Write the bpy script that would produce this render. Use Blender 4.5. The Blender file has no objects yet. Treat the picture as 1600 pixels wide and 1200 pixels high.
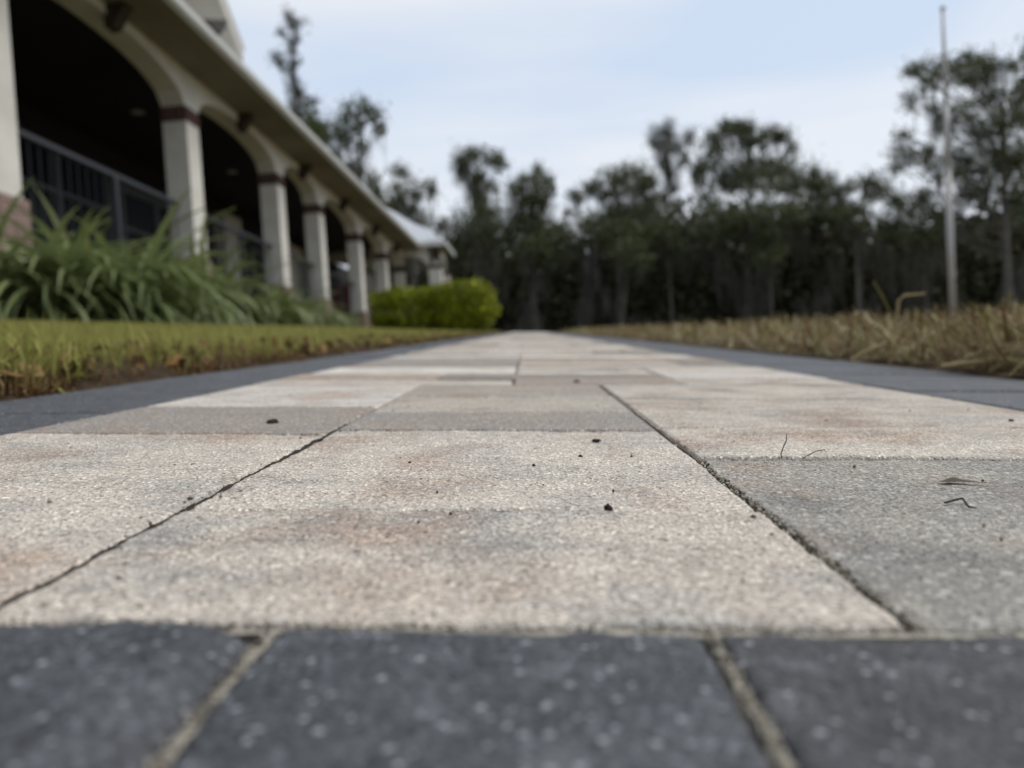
import bpy, math, random
import numpy as np
from mathutils import Matrix, Vector, noise as mnoise

# ------------------------------------------------------------------ camera, world, sun
SC = bpy.context.scene
COL = SC.collection
F = 1180.0                      # focal length in pixels of the 1600 px wide picture
M = np.array([[0.99755761, 0.06522594, 0.02498779],
              [0.02389887, 0.01742186, -0.99956257],
              [-0.06563274, 0.99771842, 0.01582048]])      # camera axes in the world
H = 0.047                       # lens height over the paving

cam_d = bpy.data.cameras.new('camera')
cam = bpy.data.objects.new('camera', cam_d)
COL.objects.link(cam)
cam.matrix_world = Matrix(M.tolist()).to_4x4()
cam_d.sensor_width = 36.0
cam_d.lens = F / 1600 * 36.0
cam_d.clip_start = 0.005
cam_d.clip_end = 3000
cam_d.dof.use_dof = True
cam_d.dof.focus_distance = 0.25
cam_d.dof.aperture_fstop = 10.5
SC.camera = cam

SUN_EL, SUN_AZ = math.radians(52), math.radians(75)        # azimuth from +Y towards +X
world = bpy.data.worlds.new('World')
SC.world = world
world.use_nodes = True
wt = world.node_tree
wt.nodes.clear()
def wn(t, **k):
    n = wt.nodes.new(t)
    for a, b in k.items():
        setattr(n, a, b)
    return n
sky = wn('ShaderNodeTexSky', sky_type='NISHITA', sun_disc=False, sun_elevation=SUN_EL, sun_rotation=SUN_AZ)
tc = wn('ShaderNodeTexCoord')
mp = wn('ShaderNodeMapping')
mp.inputs['Scale'].default_value = (1.3, 1.0, 5.4)
mp.inputs['Rotation'].default_value = (0, math.radians(-9), 0)
mp.inputs['Location'].default_value = (0.35, 0.2, 0.1)
nz = wn('ShaderNodeTexNoise')
nz.inputs['Scale'].default_value = 1.15
nz.inputs['Detail'].default_value = 5.0
nz.inputs['Distortion'].default_value = 0.35
nz.inputs['Roughness'].default_value = 0.42
cr = wn('ShaderNodeValToRGB')
cr.color_ramp.elements[0].position = 0.41
cr.color_ramp.elements[0].color = (5.1, 5.95, 7.2, 1)
cr.color_ramp.elements[1].position = 0.57
cr.color_ramp.elements[1].color = (6.65, 6.95, 7.4, 1)
mx = wn('ShaderNodeMix', data_type='RGBA')
mx.inputs[0].default_value = 0.9
bg = wn('ShaderNodeBackground')
bg.inputs['Strength'].default_value = 0.1
wo = wn('ShaderNodeOutputWorld')
L = wt.links.new
L(tc.outputs['Generated'], mp.inputs['Vector'])
L(mp.outputs[0], nz.inputs['Vector'])
L(nz.outputs['Fac'], cr.inputs['Fac'])
L(sky.outputs[0], mx.inputs[6])
L(cr.outputs[0], mx.inputs[7])
L(mx.outputs[2], bg.inputs['Color'])
L(bg.outputs[0], wo.inputs['Surface'])

sun_d = bpy.data.lights.new('sun', 'SUN')
sun_d.energy = 1.5
sun_d.angle = math.radians(35)
sun_d.color = (1.0, 0.955, 0.88)
sun = bpy.data.objects.new('sun', sun_d)
COL.objects.link(sun)
sd = Vector((math.sin(SUN_AZ) * math.cos(SUN_EL), math.cos(SUN_AZ) * math.cos(SUN_EL), math.sin(SUN_EL)))
sun.rotation_euler = sd.to_track_quat('Z', 'Y').to_euler()

SC.view_settings.view_transform = 'Standard'
SC.view_settings.look = 'None'
SC.view_settings.exposure = 0.36
SC.view_settings.gamma = 1.0
SC.view_settings.use_curve_mapping = False
SC.render.engine = 'CYCLES'
SC.cycles.max_bounces = 6
SC.cycles.transparent_max_bounces = 6
SC.cycles.use_denoising = True

# ------------------------------------------------------------------ helpers
rng = np.random.default_rng(7)
random.seed(7)

def P(px, py, d):
    """world point seen at pixel (px,py) of the photograph at camera depth d"""
    return M @ np.array([(px - 800) / F, -(py - 600) / F, -1.0]) * d

_Pc = np.array([24 / F, 85 / F, -1.0]); _Pc /= np.linalg.norm(_Pc)
_Rc = np.array([1, 0, 24 / F]); _Rc /= np.linalg.norm(_Rc)
PR, PF = M @ _Rc, M @ _Pc
PN = np.cross(PR, PF)
PM = Matrix(np.column_stack([PR, PF, PN]).tolist()).to_4x4()
PM.translation = Vector((-H * PN).tolist())
SA, SB = -PN[0] / PN[2], -PN[1] / PN[2]
SC0 = -H / PN[2]

def path_uv(px, py, w=0.0):
    """path coordinates (u,v) of a pixel on the paving plane raised by w"""
    r = M @ np.array([(px - 800) / F, -(py - 600) / F, -1.0])
    t = -(H - w) / (r @ PN)
    p = r * t
    return float(p @ PR), float(p @ PF)

def satv(t, a, b):
    """linear below a, flattening to a constant at b"""
    t = np.asarray(t, float)
    k = np.clip((t - a) / (b - a), 0, 1)
    return np.where(t < a, t, a + (b - a) * (k - 0.5 * k * k))

def T(x, y):
    xs = satv(x, 3.0, 8.0)
    xs = -satv(-xs, 6.0, 10.0)
    ys = satv(y, 11.0, 15.0)
    ys = -satv(-ys, 3.0, 6.0)
    return SA * xs + SB * ys + SC0

UL0, UL1, UR0, UR1 = -7.45 * H, -5.05 * H, 6.1 * H, 10.0 * H       # border edges of the path

def G(x, y):
    """height of the soil over the paving plane"""
    x = np.asarray(x, float); y = np.asarray(y, float)
    left = np.interp(-x, [0.33, 0.352, 0.42, 3.0, 5.0], [-0.06, -0.012, 0.018, 0.095, 0.15])
    right = np.interp(x, [0.455, 0.472, 0.6, 1.6, 3.0], [-0.06, -0.012, 0.012, 0.015, 0.0])
    g = np.where(x < 0, left, right)
    far = np.clip((y - 13.0) / 1.0, 0, 1)
    g = np.where((x > -0.5) & (x < 0.62), g * (1 - far) + 0.012 * far, g)
    return g

def ground(x, y):
    return T(x, y) + G(x, y)

def mesh_np(name, verts, faces, smooth=False):
    """faces: (N,k) int array or list of lists"""
    me = bpy.data.meshes.new(name)
    if isinstance(faces, np.ndarray):
        verts = np.asarray(verts, np.float32)
        n, k = faces.shape
        me.vertices.add(len(verts)); me.vertices.foreach_set('co', verts.ravel())
        me.loops.add(n * k); me.loops.foreach_set('vertex_index', faces.astype(np.int32).ravel())
        me.polygons.add(n)
        me.polygons.foreach_set('loop_start', np.arange(0, n * k, k, dtype=np.int32))
        me.polygons.foreach_set('loop_total', np.full(n, k, np.int32))
        me.update(calc_edges=True)
        me.validate()
    else:
        me.from_pydata([tuple(map(float, v)) for v in verts], [], faces)
        me.update()
    if smooth:
        me.polygons.foreach_set('use_smooth', np.ones(len(me.polygons), bool))
    return me

def link(name, me, mat=None, parent=None, **props):
    o = bpy.data.objects.new(name, me)
    COL.objects.link(o)
    if mat is not None and me is not None and not me.materials:
        me.materials.append(mat)
    if parent is not None:
        o.parent = parent
    for k, v in props.items():
        o[k] = v
    return o

def thing(name, loc, label, cat, group=None, rz=0.0):
    o = link(name, None, label=label, category=cat)
    o.location = [float(c) for c in loc]
    o.rotation_euler = (0, 0, rz)
    o.empty_display_size = 0.1
    if group:
        o['group'] = group
    return o

class MB:
    """collects simple shapes into one mesh"""
    def __init__(s):
        s.v, s.f = [], []
    def add(s, v, f):
        n = len(s.v)
        s.v += [tuple(p) for p in v]
        s.f += [[i + n for i in q] for q in f]
        return s
    def box(s, x0, x1, y0, y1, z0, z1, c=0.0):
        if c <= 0:
            v = [(x, y, z) for z in (z0, z1) for y in (y0, y1) for x in (x0, x1)]
            return s.add(v, [[0, 2, 3, 1], [4, 5, 7, 6], [0, 1, 5, 4], [2, 6, 7, 3], [0, 4, 6, 2], [1, 3, 7, 5]])
        # chamfered on the vertical edges and the top
        def ring(x0, x1, y0, y1, z, k):
            return [(x0 + k, y0, z), (x1 - k, y0, z), (x1, y0 + k, z), (x1, y1 - k, z),
                    (x1 - k, y1, z), (x0 + k, y1, z), (x0, y1 - k, z), (x0, y0 + k, z)]
        v = ring(x0, x1, y0, y1, z0, c) + ring(x0, x1, y0, y1, z1 - c, c) + ring(x0 + c, x1 - c, y0 + c, y1 - c, z1, c * .5)
        f = [[7, 6, 5, 4, 3, 2, 1, 0], [16 + i for i in range(8)]]
        for r in (0, 8):
            for i in range(8):
                j = (i + 1) % 8
                f.append([r + i, r + j, r + 8 + j, r + 8 + i])
        return s.add(v, f)
    def tube(s, pts, rad, n=6):
        pts = [np.asarray(p, float) for p in pts]
        if not hasattr(rad, '__len__'):
            rad = [rad] * len(pts)
        v, f = [], []
        for i, p in enumerate(pts):
            a = pts[max(i - 1, 0)]; b = pts[min(i + 1, len(pts) - 1)]
            t = b - a; t = t / (np.linalg.norm(t) + 1e-9)
            q = np.array([1.0, 0, 0]) if abs(t[0]) < 0.8 else np.array([0, 1.0, 0])
            e1 = np.cross(t, q); e1 /= np.linalg.norm(e1); e2 = np.cross(t, e1)
            for k in range(n):
                an = 2 * math.pi * k / n
                v.append(p + rad[i] * (math.cos(an) * e1 + math.sin(an) * e2))
        for i in range(len(pts) - 1):
            for k in range(n):
                f.append([i * n + k, i * n + (k + 1) % n, (i + 1) * n + (k + 1) % n, (i + 1) * n + k])
        f.append(list(range(n))[::-1]); f.append([(len(pts) - 1) * n + k for k in range(n)])
        return s.add(v, f)
    def prism(s, prof, y0, y1):
        """profile in x,z extruded along y"""
        n = len(prof)
        v = [(p[0], y0, p[1]) for p in prof] + [(p[0], y1, p[1]) for p in prof]
        f = [list(range(n)), [n + i for i in range(n)][::-1]]
        for i in range(n):
            j = (i + 1) % n
            f.append([i, n + i, n + j, j])
        return s.add(v, f)
    def build(s, name, mat, parent=None, off=(0, 0, 0), smooth=False, **props):
        v = [(p[0] - off[0], p[1] - off[1], p[2] - off[2]) for p in s.v]
        me = mesh_np(name, v, s.f, smooth)
        import bmesh
        bm = bmesh.new(); bm.from_mesh(me)
        bmesh.ops.recalc_face_normals(bm, faces=bm.faces)
        bm.to_mesh(me); bm.free()
        return link(name, me, mat, parent, **props)

def ribbons(base, head, length, width, th0, bend, segs=3, twist=None, tip=0.15):
    """many bent blades at once: base (N,3), heading angle, lean th0 from vertical, bend added along the blade"""
    N = len(base)
    p = base.copy()
    hd = np.stack([np.cos(head), np.sin(head), np.zeros(N)], 1)
    tw = head + math.pi / 2 + (0 if twist is None else twist)
    sd_ = np.stack([np.cos(tw), np.sin(tw), np.zeros(N)], 1)
    up = np.array([0, 0, 1.0])
    V = np.zeros((N, segs + 1, 2, 3))
    for i in range(segs + 1):
        t = i / segs
        w = width * (1 - (1 - tip) * t ** 1.6) * (0.75 + 0.25 * min(1, t * 4)) * 0.5
        V[:, i, 0] = p - sd_ * w[:, None]
        V[:, i, 1] = p + sd_ * w[:, None]
        th = th0 + bend * (t + 0.5 / segs)
        p = p + (hd * np.sin(th)[:, None] + up * np.cos(th)[:, None]) * (length / segs)[:, None]
    idx = np.arange(N * (segs + 1) * 2).reshape(N, segs + 1, 2)
    Fq = np.stack([idx[:, :-1, 0], idx[:, :-1, 1], idx[:, 1:, 1], idx[:, 1:, 0]], -1).reshape(-1, 4)
    return V.reshape(-1, 3), Fq

def leaf_quads(cen, size, rg, flat=0.0, aspect=0.55):
    """random pointed leaves (two triangles as a rhombus) round the given centres"""
    N = len(cen)
    a = rg.normal(size=(N, 3)); a[:, 2] *= (1 - flat); a /= np.linalg.norm(a, axis=1)[:, None]
    b = rg.normal(size=(N, 3)); b[:, 2] *= (1 - flat)
    b -= a * (a * b).sum(1)[:, None]; b /= np.linalg.norm(b, axis=1)[:, None]
    s = size[:, None]
    V = np.stack([cen - a * s * .5, cen + b * s * .5 * aspect, cen + a * s * .5, cen - b * s * .5 * aspect], 1)
    Fq = np.arange(N * 4).reshape(N, 4)
    return V.reshape(-1, 3), Fq

# ------------------------------------------------------------------ materials
def new_mat(name):
    m = bpy.data.materials.new(name)
    m.use_nodes = True
    nt = m.node_tree
    return m, nt, nt.nodes['Principled BSDF']

def N_(nt, t, inp=None, **k):
    n = nt.nodes.new(t)
    for a, b in k.items():
        setattr(n, a, b)
    for a, b in (inp or {}).items():
        n.inputs[a].default_value = b
    return n

def mixc(nt, fac, a, b, mode='MIX'):
    n = N_(nt, 'ShaderNodeMix', data_type='RGBA', blend_type=mode)
    for i, v in ((0, fac), (6, a), (7, b)):
        if hasattr(v, 'is_linked') or hasattr(v, 'links'):
            nt.links.new(v, n.inputs[i])
        else:
            n.inputs[i].default_value = v if i == 0 else (*v, 1)
    return n.outputs[2]

def ramp(nt, src, stops):
    n = N_(nt, 'ShaderNodeValToRGB')
    e = n.color_ramp.elements
    while len(e) < len(stops):
        e.new(0.5)
    for q, (p, c) in zip(e, stops):
        q.position = p
        q.color = (*c, 1) if hasattr(c, '__len__') else (c, c, c, 1)
    nt.links.new(src, n.inputs[0])
    return n.outputs[0]

def noise(nt, vec, scale, detail=4, rough=0.55, w=None):
    n = N_(nt, 'ShaderNodeTexNoise', {'Scale': scale, 'Detail': detail, 'Roughness': rough})
    if w is not None:
        n.noise_dimensions = '4D'
        nt.links.new(w, n.inputs['W'])
    if vec is not None:
        nt.links.new(vec, n.inputs['Vector'])
    return n.outputs['Fac']

def bump(nt, bsdf, src, dist, strength=1.0, prev=None):
    n = N_(nt, 'ShaderNodeBump', {'Strength': strength, 'Distance': dist})
    nt.links.new(src, n.inputs['Height'])
    if prev is not None:
        nt.links.new(prev, n.inputs['Normal'])
    nt.links.new(n.outputs[0], bsdf.inputs['Normal'])
    return n.outputs[0]

def plain(name, col, rough=0.7, var=0.15, scale=6.0, bmp=0.0, metal=0.0, spec=0.4):
    m, nt, b = new_mat(name)
    tcn = N_(nt, 'ShaderNodeTexCoord')
    f = noise(nt, tcn.outputs['Object'], scale, 5, 0.6)
    c = ramp(nt, f, [(0.3, tuple(x * (1 - var) for x in col)), (0.7, tuple(min(1, x * (1 + var)) for x in col))])
    nt.links.new(c, b.inputs['Base Color'])
    b.inputs['Roughness'].default_value = rough
    b.inputs['Metallic'].default_value = metal
    b.inputs['Specular IOR Level'].default_value = spec
    if bmp:
        bump(nt, b, noise(nt, tcn.outputs['Object'], scale * 8, 3), bmp)
    return m

def island(name, stops, rough=0.75, trans=0.0, spec=0.2, vscale=None):
    """colour that differs from blade to blade or leaf to leaf"""
    m, nt, b = new_mat(name)
    g = N_(nt, 'ShaderNodeNewGeometry')
    src = g.outputs['Random Per Island']
    if vscale:
        tcn = N_(nt, 'ShaderNodeTexCoord')
        f = noise(nt, tcn.outputs['Object'], vscale, 3, 0.5)
        ma = N_(nt, 'ShaderNodeMath', operation='MULTIPLY_ADD', use_clamp=True)
        nt.links.new(f, ma.inputs[0]); ma.inputs[1].default_value = 1.6; ma.inputs[2].default_value = -0.3
        mb = N_(nt, 'ShaderNodeMath', operation='ADD')
        nt.links.new(ma.outputs[0], mb.inputs[0]); nt.links.new(src, mb.inputs[1])
        mc = N_(nt, 'ShaderNodeMath', operation='MULTIPLY')
        nt.links.new(mb.outputs[0], mc.inputs[0]); mc.inputs[1].default_value = 0.5
        src = mc.outputs[0]
    c = ramp(nt, src, stops)
    nt.links.new(c, b.inputs['Base Color'])
    b.inputs['Roughness'].default_value = rough
    b.inputs['Specular IOR Level'].default_value = spec
    if trans:
        tr = N_(nt, 'ShaderNodeBsdfTranslucent')
        nt.links.new(c, tr.inputs['Color'])
        ms = N_(nt, 'ShaderNodeMixShader', {0: trans})
        nt.links.new(b.outputs[0], ms.inputs[1]); nt.links.new(tr.outputs[0], ms.inputs[2])
        nt.links.new(ms.outputs[0], nt.nodes['Material Output'].inputs['Surface'])
    return m

def paver_material(name, dark=False):
    """concrete paver: two blended tones, aggregate grains, pits; the tones come from each paver"""
    m, nt, b = new_mat(name)
    tcn = N_(nt, 'ShaderNodeTexCoord')
    oi = N_(nt, 'ShaderNodeObjectInfo')
    tint = N_(nt, 'ShaderNodeAttribute', attribute_type='OBJECT', attribute_name='tint')
    amt = N_(nt, 'ShaderNodeAttribute', attribute_type='OBJECT', attribute_name='amount')
    seed = N_(nt, 'ShaderNodeAttribute', attribute_type='OBJECT', attribute_name='seed')
    off = N_(nt, 'ShaderNodeVectorMath', operation='ADD')
    sc = N_(nt, 'ShaderNodeVectorMath', operation='SCALE'); sc.inputs[0].default_value = (1.7, 2.3, 0.9)
    nt.links.new(seed.outputs['Fac'], sc.inputs['Scale'])
    nt.links.new(tcn.outputs['Object'], off.inputs[0]); nt.links.new(sc.outputs[0], off.inputs[1])
    vec = off.outputs[0]
    big = noise(nt, vec, 17 if not dark else 30, 5, 0.62)
    lo = N_(nt, 'ShaderNodeMath', operation='SUBTRACT'); nt.links.new(big, lo.inputs[0]); lo.inputs[1].default_value = 0.52
    ga = N_(nt, 'ShaderNodeMath', operation='MULTIPLY'); nt.links.new(lo.outputs[0], ga.inputs[0]); ga.inputs[1].default_value = 5.0
    fa = N_(nt, 'ShaderNodeMath', operation='ADD', use_clamp=True); nt.links.new(ga.outputs[0], fa.inputs[0]); nt.links.new(amt.outputs['Fac'], fa.inputs[1])
    c = mixc(nt, fa.outputs[0], oi.outputs['Color'], tint.outputs['Color'])
    # a faint third tone, rust in the pale pavers
    big2 = noise(nt, vec, 23, 3, 0.5, )
    r2 = ramp(nt, big2, [(0.52, 0.0), (0.70, 1.0)])
    rust = (0.36, 0.235, 0.165) if not dark else (0.12, 0.12, 0.13)
    mm = N_(nt, 'ShaderNodeMath', operation='MULTIPLY'); nt.links.new(r2, mm.inputs[0]); mm.inputs[1].default_value = 0.5
    c = mixc(nt, mm.outputs[0], c, rust)
    # weathered grey smudges, drawn out a little across the paver
    mp2 = N_(nt, 'ShaderNodeMapping', {'Scale': (.75, 1.5, 1.0), 'Location': (.37, .81, .2)})
    nt.links.new(vec, mp2.inputs['Vector'])
    smf = ramp(nt, noise(nt, mp2.outputs[0], 34, 5, 0.62), [(0.44, 0.0), (0.66, 1.0)])
    smm = N_(nt, 'ShaderNodeMath', operation='MULTIPLY'); nt.links.new(smf, smm.inputs[0]); smm.inputs[1].default_value = 0.42 if not dark else 0.3
    c = mixc(nt, smm.outputs[0], c, (0.235, 0.23, 0.222) if not dark else (0.045, 0.046, 0.05))
    # aggregate
    def voro(scale, **k):
        v = N_(nt, 'ShaderNodeTexVoronoi', {'Scale': scale}, **k)
        nt.links.new(vec, v.inputs['Vector'])
        return v
    v1 = voro(1250.0 if not dark else 900.0)
    g1 = ramp(nt, v1.outputs['Color'], [(0.0, 0.36), (0.3, 0.82), (0.7, 1.08), (1.0, 1.95)] if not dark else [(0.0, 0.35), (0.4, 0.8), (0.75, 1.1), (1.0, 2.2)])
    c = mixc(nt, 1.0, c, g1, 'MULTIPLY')
    v2 = voro(430.0)
    sep = N_(nt, 'ShaderNodeSeparateColor'); nt.links.new(v2.outputs['Color'], sep.inputs[0])
    thr = N_(nt, 'ShaderNodeMath', operation='GREATER_THAN'); nt.links.new(sep.outputs[1], thr.inputs[0]); thr.inputs[1].default_value = 0.87 if not dark else 0.80
    near = N_(nt, 'ShaderNodeMath', operation='LESS_THAN'); nt.links.new(v2.outputs['Distance'], near.inputs[0]); near.inputs[1].default_value = 0.40 if not dark else 0.26
    sp = N_(nt, 'ShaderNodeMath', operation='MULTIPLY'); nt.links.new(thr.outputs[0], sp.inputs[0]); nt.links.new(near.outputs[0], sp.inputs[1])
    sp2 = N_(nt, 'ShaderNodeMath', operation='MULTIPLY'); nt.links.new(sp.outputs[0], sp2.inputs[0]); sp2.inputs[1].default_value = 0.65 if not dark else 0.8
    c = mixc(nt, sp2.outputs[0], c, (0.62, 0.59, 0.53) if not dark else (0.36, 0.37, 0.385))
    if dark:
        scf = ramp(nt, noise(nt, vec, 75, 6, 0.7), [(0.55, 0.0), (0.72, 0.6)])
        c = mixc(nt, scf, c, (0.19, 0.195, 0.205))
        v4 = voro(330.0)
        s4 = N_(nt, 'ShaderNodeSeparateColor'); nt.links.new(v4.outputs['Color'], s4.inputs[0])
        t4 = N_(nt, 'ShaderNodeMath', operation='GREATER_THAN'); nt.links.new(s4.outputs[0], t4.inputs[0]); t4.inputs[1].default_value = 0.86
        d4 = N_(nt, 'ShaderNodeMath', operation='LESS_THAN'); nt.links.new(v4.outputs['Distance'], d4.inputs[0]); d4.inputs[1].default_value = 0.24
        m4 = N_(nt, 'ShaderNodeMath', operation='MULTIPLY'); nt.links.new(t4.outputs[0], m4.inputs[0]); nt.links.new(d4.outputs[0], m4.inputs[1])
        q4 = N_(nt, 'ShaderNodeMath', operation='MULTIPLY'); nt.links.new(m4.outputs[0], q4.inputs[0]); q4.inputs[1].default_value = 0.8
        c = mixc(nt, q4.outputs[0], c, (0.34, 0.345, 0.355))
    # pits
    n3 = noise(nt, vec, 820, 2, 0.5)
    pit = ramp(nt, n3, [(0.30, 0.35), (0.40, 1.0)])
    c = mixc(nt, 1.0, c, pit, 'MULTIPLY')
    nt.links.new(c, b.inputs['Base Color'])
    b.inputs['Roughness'].default_value = 0.85 if not dark else 0.62
    b.inputs['Specular IOR Level'].default_value = 0.25 if not dark else 0.45
    n1 = bump(nt, b, noise(nt, vec, 190, 4, 0.6), 0.0006)
    n2 = bump(nt, b, v1.outputs['Distance'], 0.00042, 0.9, n1)
    bump(nt, b, n3, 0.0007, 0.8, n2)
    return m

MAT = {}
MAT['paver'] = paver_material('concrete_paver')
MAT['dark_paver'] = paver_material('charcoal_paver', True)
MAT['sand'] = plain('joint_sand', (0.12, 0.095, 0.065), 0.95, 0.5, 300, 0.0008)
MAT['pale_sand'] = plain('pale_sand', (0.36, 0.325, 0.265), 0.95, 0.65, 170, 0.001)
MAT['grass'] = island('lawn_grass', [(0.0, (0.24, 0.13, 0.045)), (0.2, (0.32, 0.24, 0.09)), (0.36, (0.26, 0.26, 0.07)), (0.7, (0.37, 0.355, 0.10)), (1.0, (0.52, 0.47, 0.20))], 0.7, 0.25, 0.2, 5.0)
MAT['thatch'] = island('brown_thatch', [(0.0, (0.045, 0.028, 0.014)), (0.45, (0.14, 0.08, 0.035)), (0.8, (0.29, 0.16, 0.06)), (1.0, (0.42, 0.33, 0.18))], 0.85, 0.1)
MAT['straw'] = island('dry_straw', [(0.0, (0.09, 0.052, 0.024)), (0.25, (0.20, 0.13, 0.06)), (0.6, (0.33, 0.25, 0.13)), (0.8, (0.29, 0.30, 0.11)), (0.92, (0.45, 0.38, 0.22)), (1.0, (0.62, 0.55, 0.38))], 0.75, 0.15)
MAT['field'] = island('field_grass', [(0.0, (0.10, 0.08, 0.035)), (0.5, (0.17, 0.16, 0.055)), (1.0, (0.26, 0.21, 0.09))], 0.8, 0.2)
MAT['strap_leaf'] = island('strap_leaf', [(0.0, (0.20, 0.14, 0.05)), (0.06, (0.10, 0.14, 0.04)), (0.5, (0.215, 0.27, 0.10)), (0.9, (0.42, 0.455, 0.25)), (1.0, (0.46, 0.42, 0.16))], 0.32, 0.2, 0.5)
MAT['hedge'] = island('hedge_leaf', [(0.0, (0.06, 0.085, 0.010)), (0.5, (0.21, 0.24, 0.010)), (1.0, (0.46, 0.47, 0.02))], 0.5, 0.25, 0.35)
MAT['bark'] = plain('grey_bark', (0.10, 0.09, 0.074), 0.9, 0.4, 3.0, 0.02)
MAT['moss'] = island('grey_moss', [(0.0, (0.05, 0.048, 0.04)), (1.0, (0.13, 0.125, 0.105))], 0.95, 0.2, 0.05)
MAT['oak'] = island('oak_leaf', [(0.0, (0.03, 0.037, 0.017)), (0.6, (0.078, 0.09, 0.038)), (1.0, (0.17, 0.18, 0.08))], 0.7, 0.15, 0.25)
MAT['yellow_oak'] = island('yellowing_leaf', [(0.0, (0.03, 0.045, 0.010)), (1.0, (0.085, 0.10, 0.02))], 0.7, 0.3, 0.2)
MAT['cypress'] = island('cypress_leaf', [(0.0, (0.03, 0.032, 0.02)), (1.0, (0.085, 0.08, 0.05))], 0.8, 0.2, 0.15)
MAT['thicket'] = island('thicket_leaf', [(0.0, (0.04, 0.043, 0.024)), (0.7, (0.095, 0.095, 0.055)), (1.0, (0.18, 0.165, 0.11))], 0.85, 0.0, 0.1)
MAT['stucco'] = plain('cream_stucco', (0.64, 0.61, 0.545), 0.9, 0.13, 2.2, 0.006)
MAT['trim'] = plain('cream_trim', (0.55, 0.53, 0.47), 0.6, 0.05, 2.0)
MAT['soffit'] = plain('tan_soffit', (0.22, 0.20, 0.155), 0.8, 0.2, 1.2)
MAT['gutter'] = plain('pale_gutter', (0.52, 0.52, 0.49), 0.4, 0.05, 2.0)
MAT['brick'] = island('red_brick', [(0.0, (0.06, 0.036, 0.03)), (1.0, (0.12, 0.066, 0.052))], 0.9)
MAT['pale_brick'] = island('pinkish_brick', [(0.0, (0.20, 0.135, 0.115)), (1.0, (0.33, 0.235, 0.20))], 0.9)
MAT['mortar'] = plain('mortar', (0.33, 0.30, 0.26), 0.95, 0.15, 30)
MAT['darkwood'] = plain('dark_timber', (0.035, 0.026, 0.018), 0.7, 0.3, 8)
MAT['ceiling'] = plain('shade_dark_ceiling', (0.016, 0.014, 0.012), 0.8, 0.2, 2)  # near-black base colour carries the deep porch shade, not a wood stain
MAT['porch_wall'] = plain('shade_dark_porch_wall', (0.022, 0.021, 0.02), 0.9, 0.15, 2)  # wall colour darkened to hold the shade inside the porch
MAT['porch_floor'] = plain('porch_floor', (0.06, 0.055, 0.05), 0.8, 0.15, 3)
MAT['frame'] = plain('grey_window_frame', (0.13, 0.13, 0.14), 0.5, 0.08, 3)
MAT['rail'] = plain('black_rail', (0.03, 0.03, 0.034), 0.45, 0.1, 4)
MAT['metal_roof'] = plain('white_metal_roof', (0.62, 0.63, 0.65), 0.5, 0.04, 1.0, metal=0.0, spec=0.6)
MAT['pole'] = plain('weathered_aluminium', (0.36, 0.35, 0.33), 0.5, 0.1, 3)
MAT['clod'] = plain('dark_soil', (0.028, 0.021, 0.016), 0.95, 0.5, 400, 0.0006)
MAT['twig'] = plain('brown_twig', (0.085, 0.062, 0.045), 0.9, 0.3, 300)
MAT['red'] = plain('dark_red_paint', (0.16, 0.02, 0.025), 0.55, 0.1, 3)
MAT['lamp'] = plain('unlit_lamp_lens', (0.4, 0.4, 0.38), 0.3, 0.03, 3)
gm, gnt, gb = new_mat('window_glass')
gb.inputs['Base Color'].default_value = (0.012, 0.013, 0.016, 1)
gb.inputs['Roughness'].default_value = 0.25
gb.inputs['Specular IOR Level'].default_value = 0.15
MAT['glass'] = gm

def ground_material():
    m, nt, b = new_mat('soil_and_turf')
    tcn = N_(nt, 'ShaderNodeTexCoord')
    v = tcn.outputs['Object']
    soil = ramp(nt, noise(nt, v, 60, 5, 0.65), [(0.3, (0.028, 0.019, 0.012)), (0.7, (0.085, 0.058, 0.034))])
    turf = ramp(nt, noise(nt, v, 9, 6, 0.7), [(0.3, (0.10, 0.095, 0.03)), (0.7, (0.18, 0.17, 0.06))])
    dry = ramp(nt, noise(nt, v, 5, 6, 0.7), [(0.3, (0.10, 0.07, 0.035)), (0.7, (0.22, 0.17, 0.085))])
    leaf = ramp(nt, noise(nt, v, 2, 6, 0.7), [(0.3, (0.035, 0.028, 0.018)), (0.7, (0.075, 0.06, 0.035))])
    sx = N_(nt, 'ShaderNodeSeparateXYZ'); nt.links.new(v, sx.inputs[0])
    def mr(src, a, b_):
        n = N_(nt, 'ShaderNodeMapRange', {'From Min': a, 'From Max': b_}); nt.links.new(src, n.inputs['Value']); return n.outputs[0]
    c = mixc(nt, mr(sx.outputs[0], 0.2, 0.5), turf, dry)
    c = mixc(nt, mr(sx.outputs[0], -0.44, -0.40), c, soil)
    c = mixc(nt, mr(sx.outputs[0], 0.5, 0.7), c, dry)
    c = mixc(nt, mr(sx.outputs[0], -2.9, -3.1), c, soil)
    c = mixc(nt, mr(sx.outputs[1], 24.0, 34.0), c, leaf)
    nt.links.new(c, b.inputs['Base Color'])
    b.inputs['Roughness'].default_value = 0.95
    b.inputs['Specular IOR Level'].default_value = 0.1
    bump(nt, b, noise(nt, v, 120, 5, 0.7), 0.006)
    return m

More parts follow.
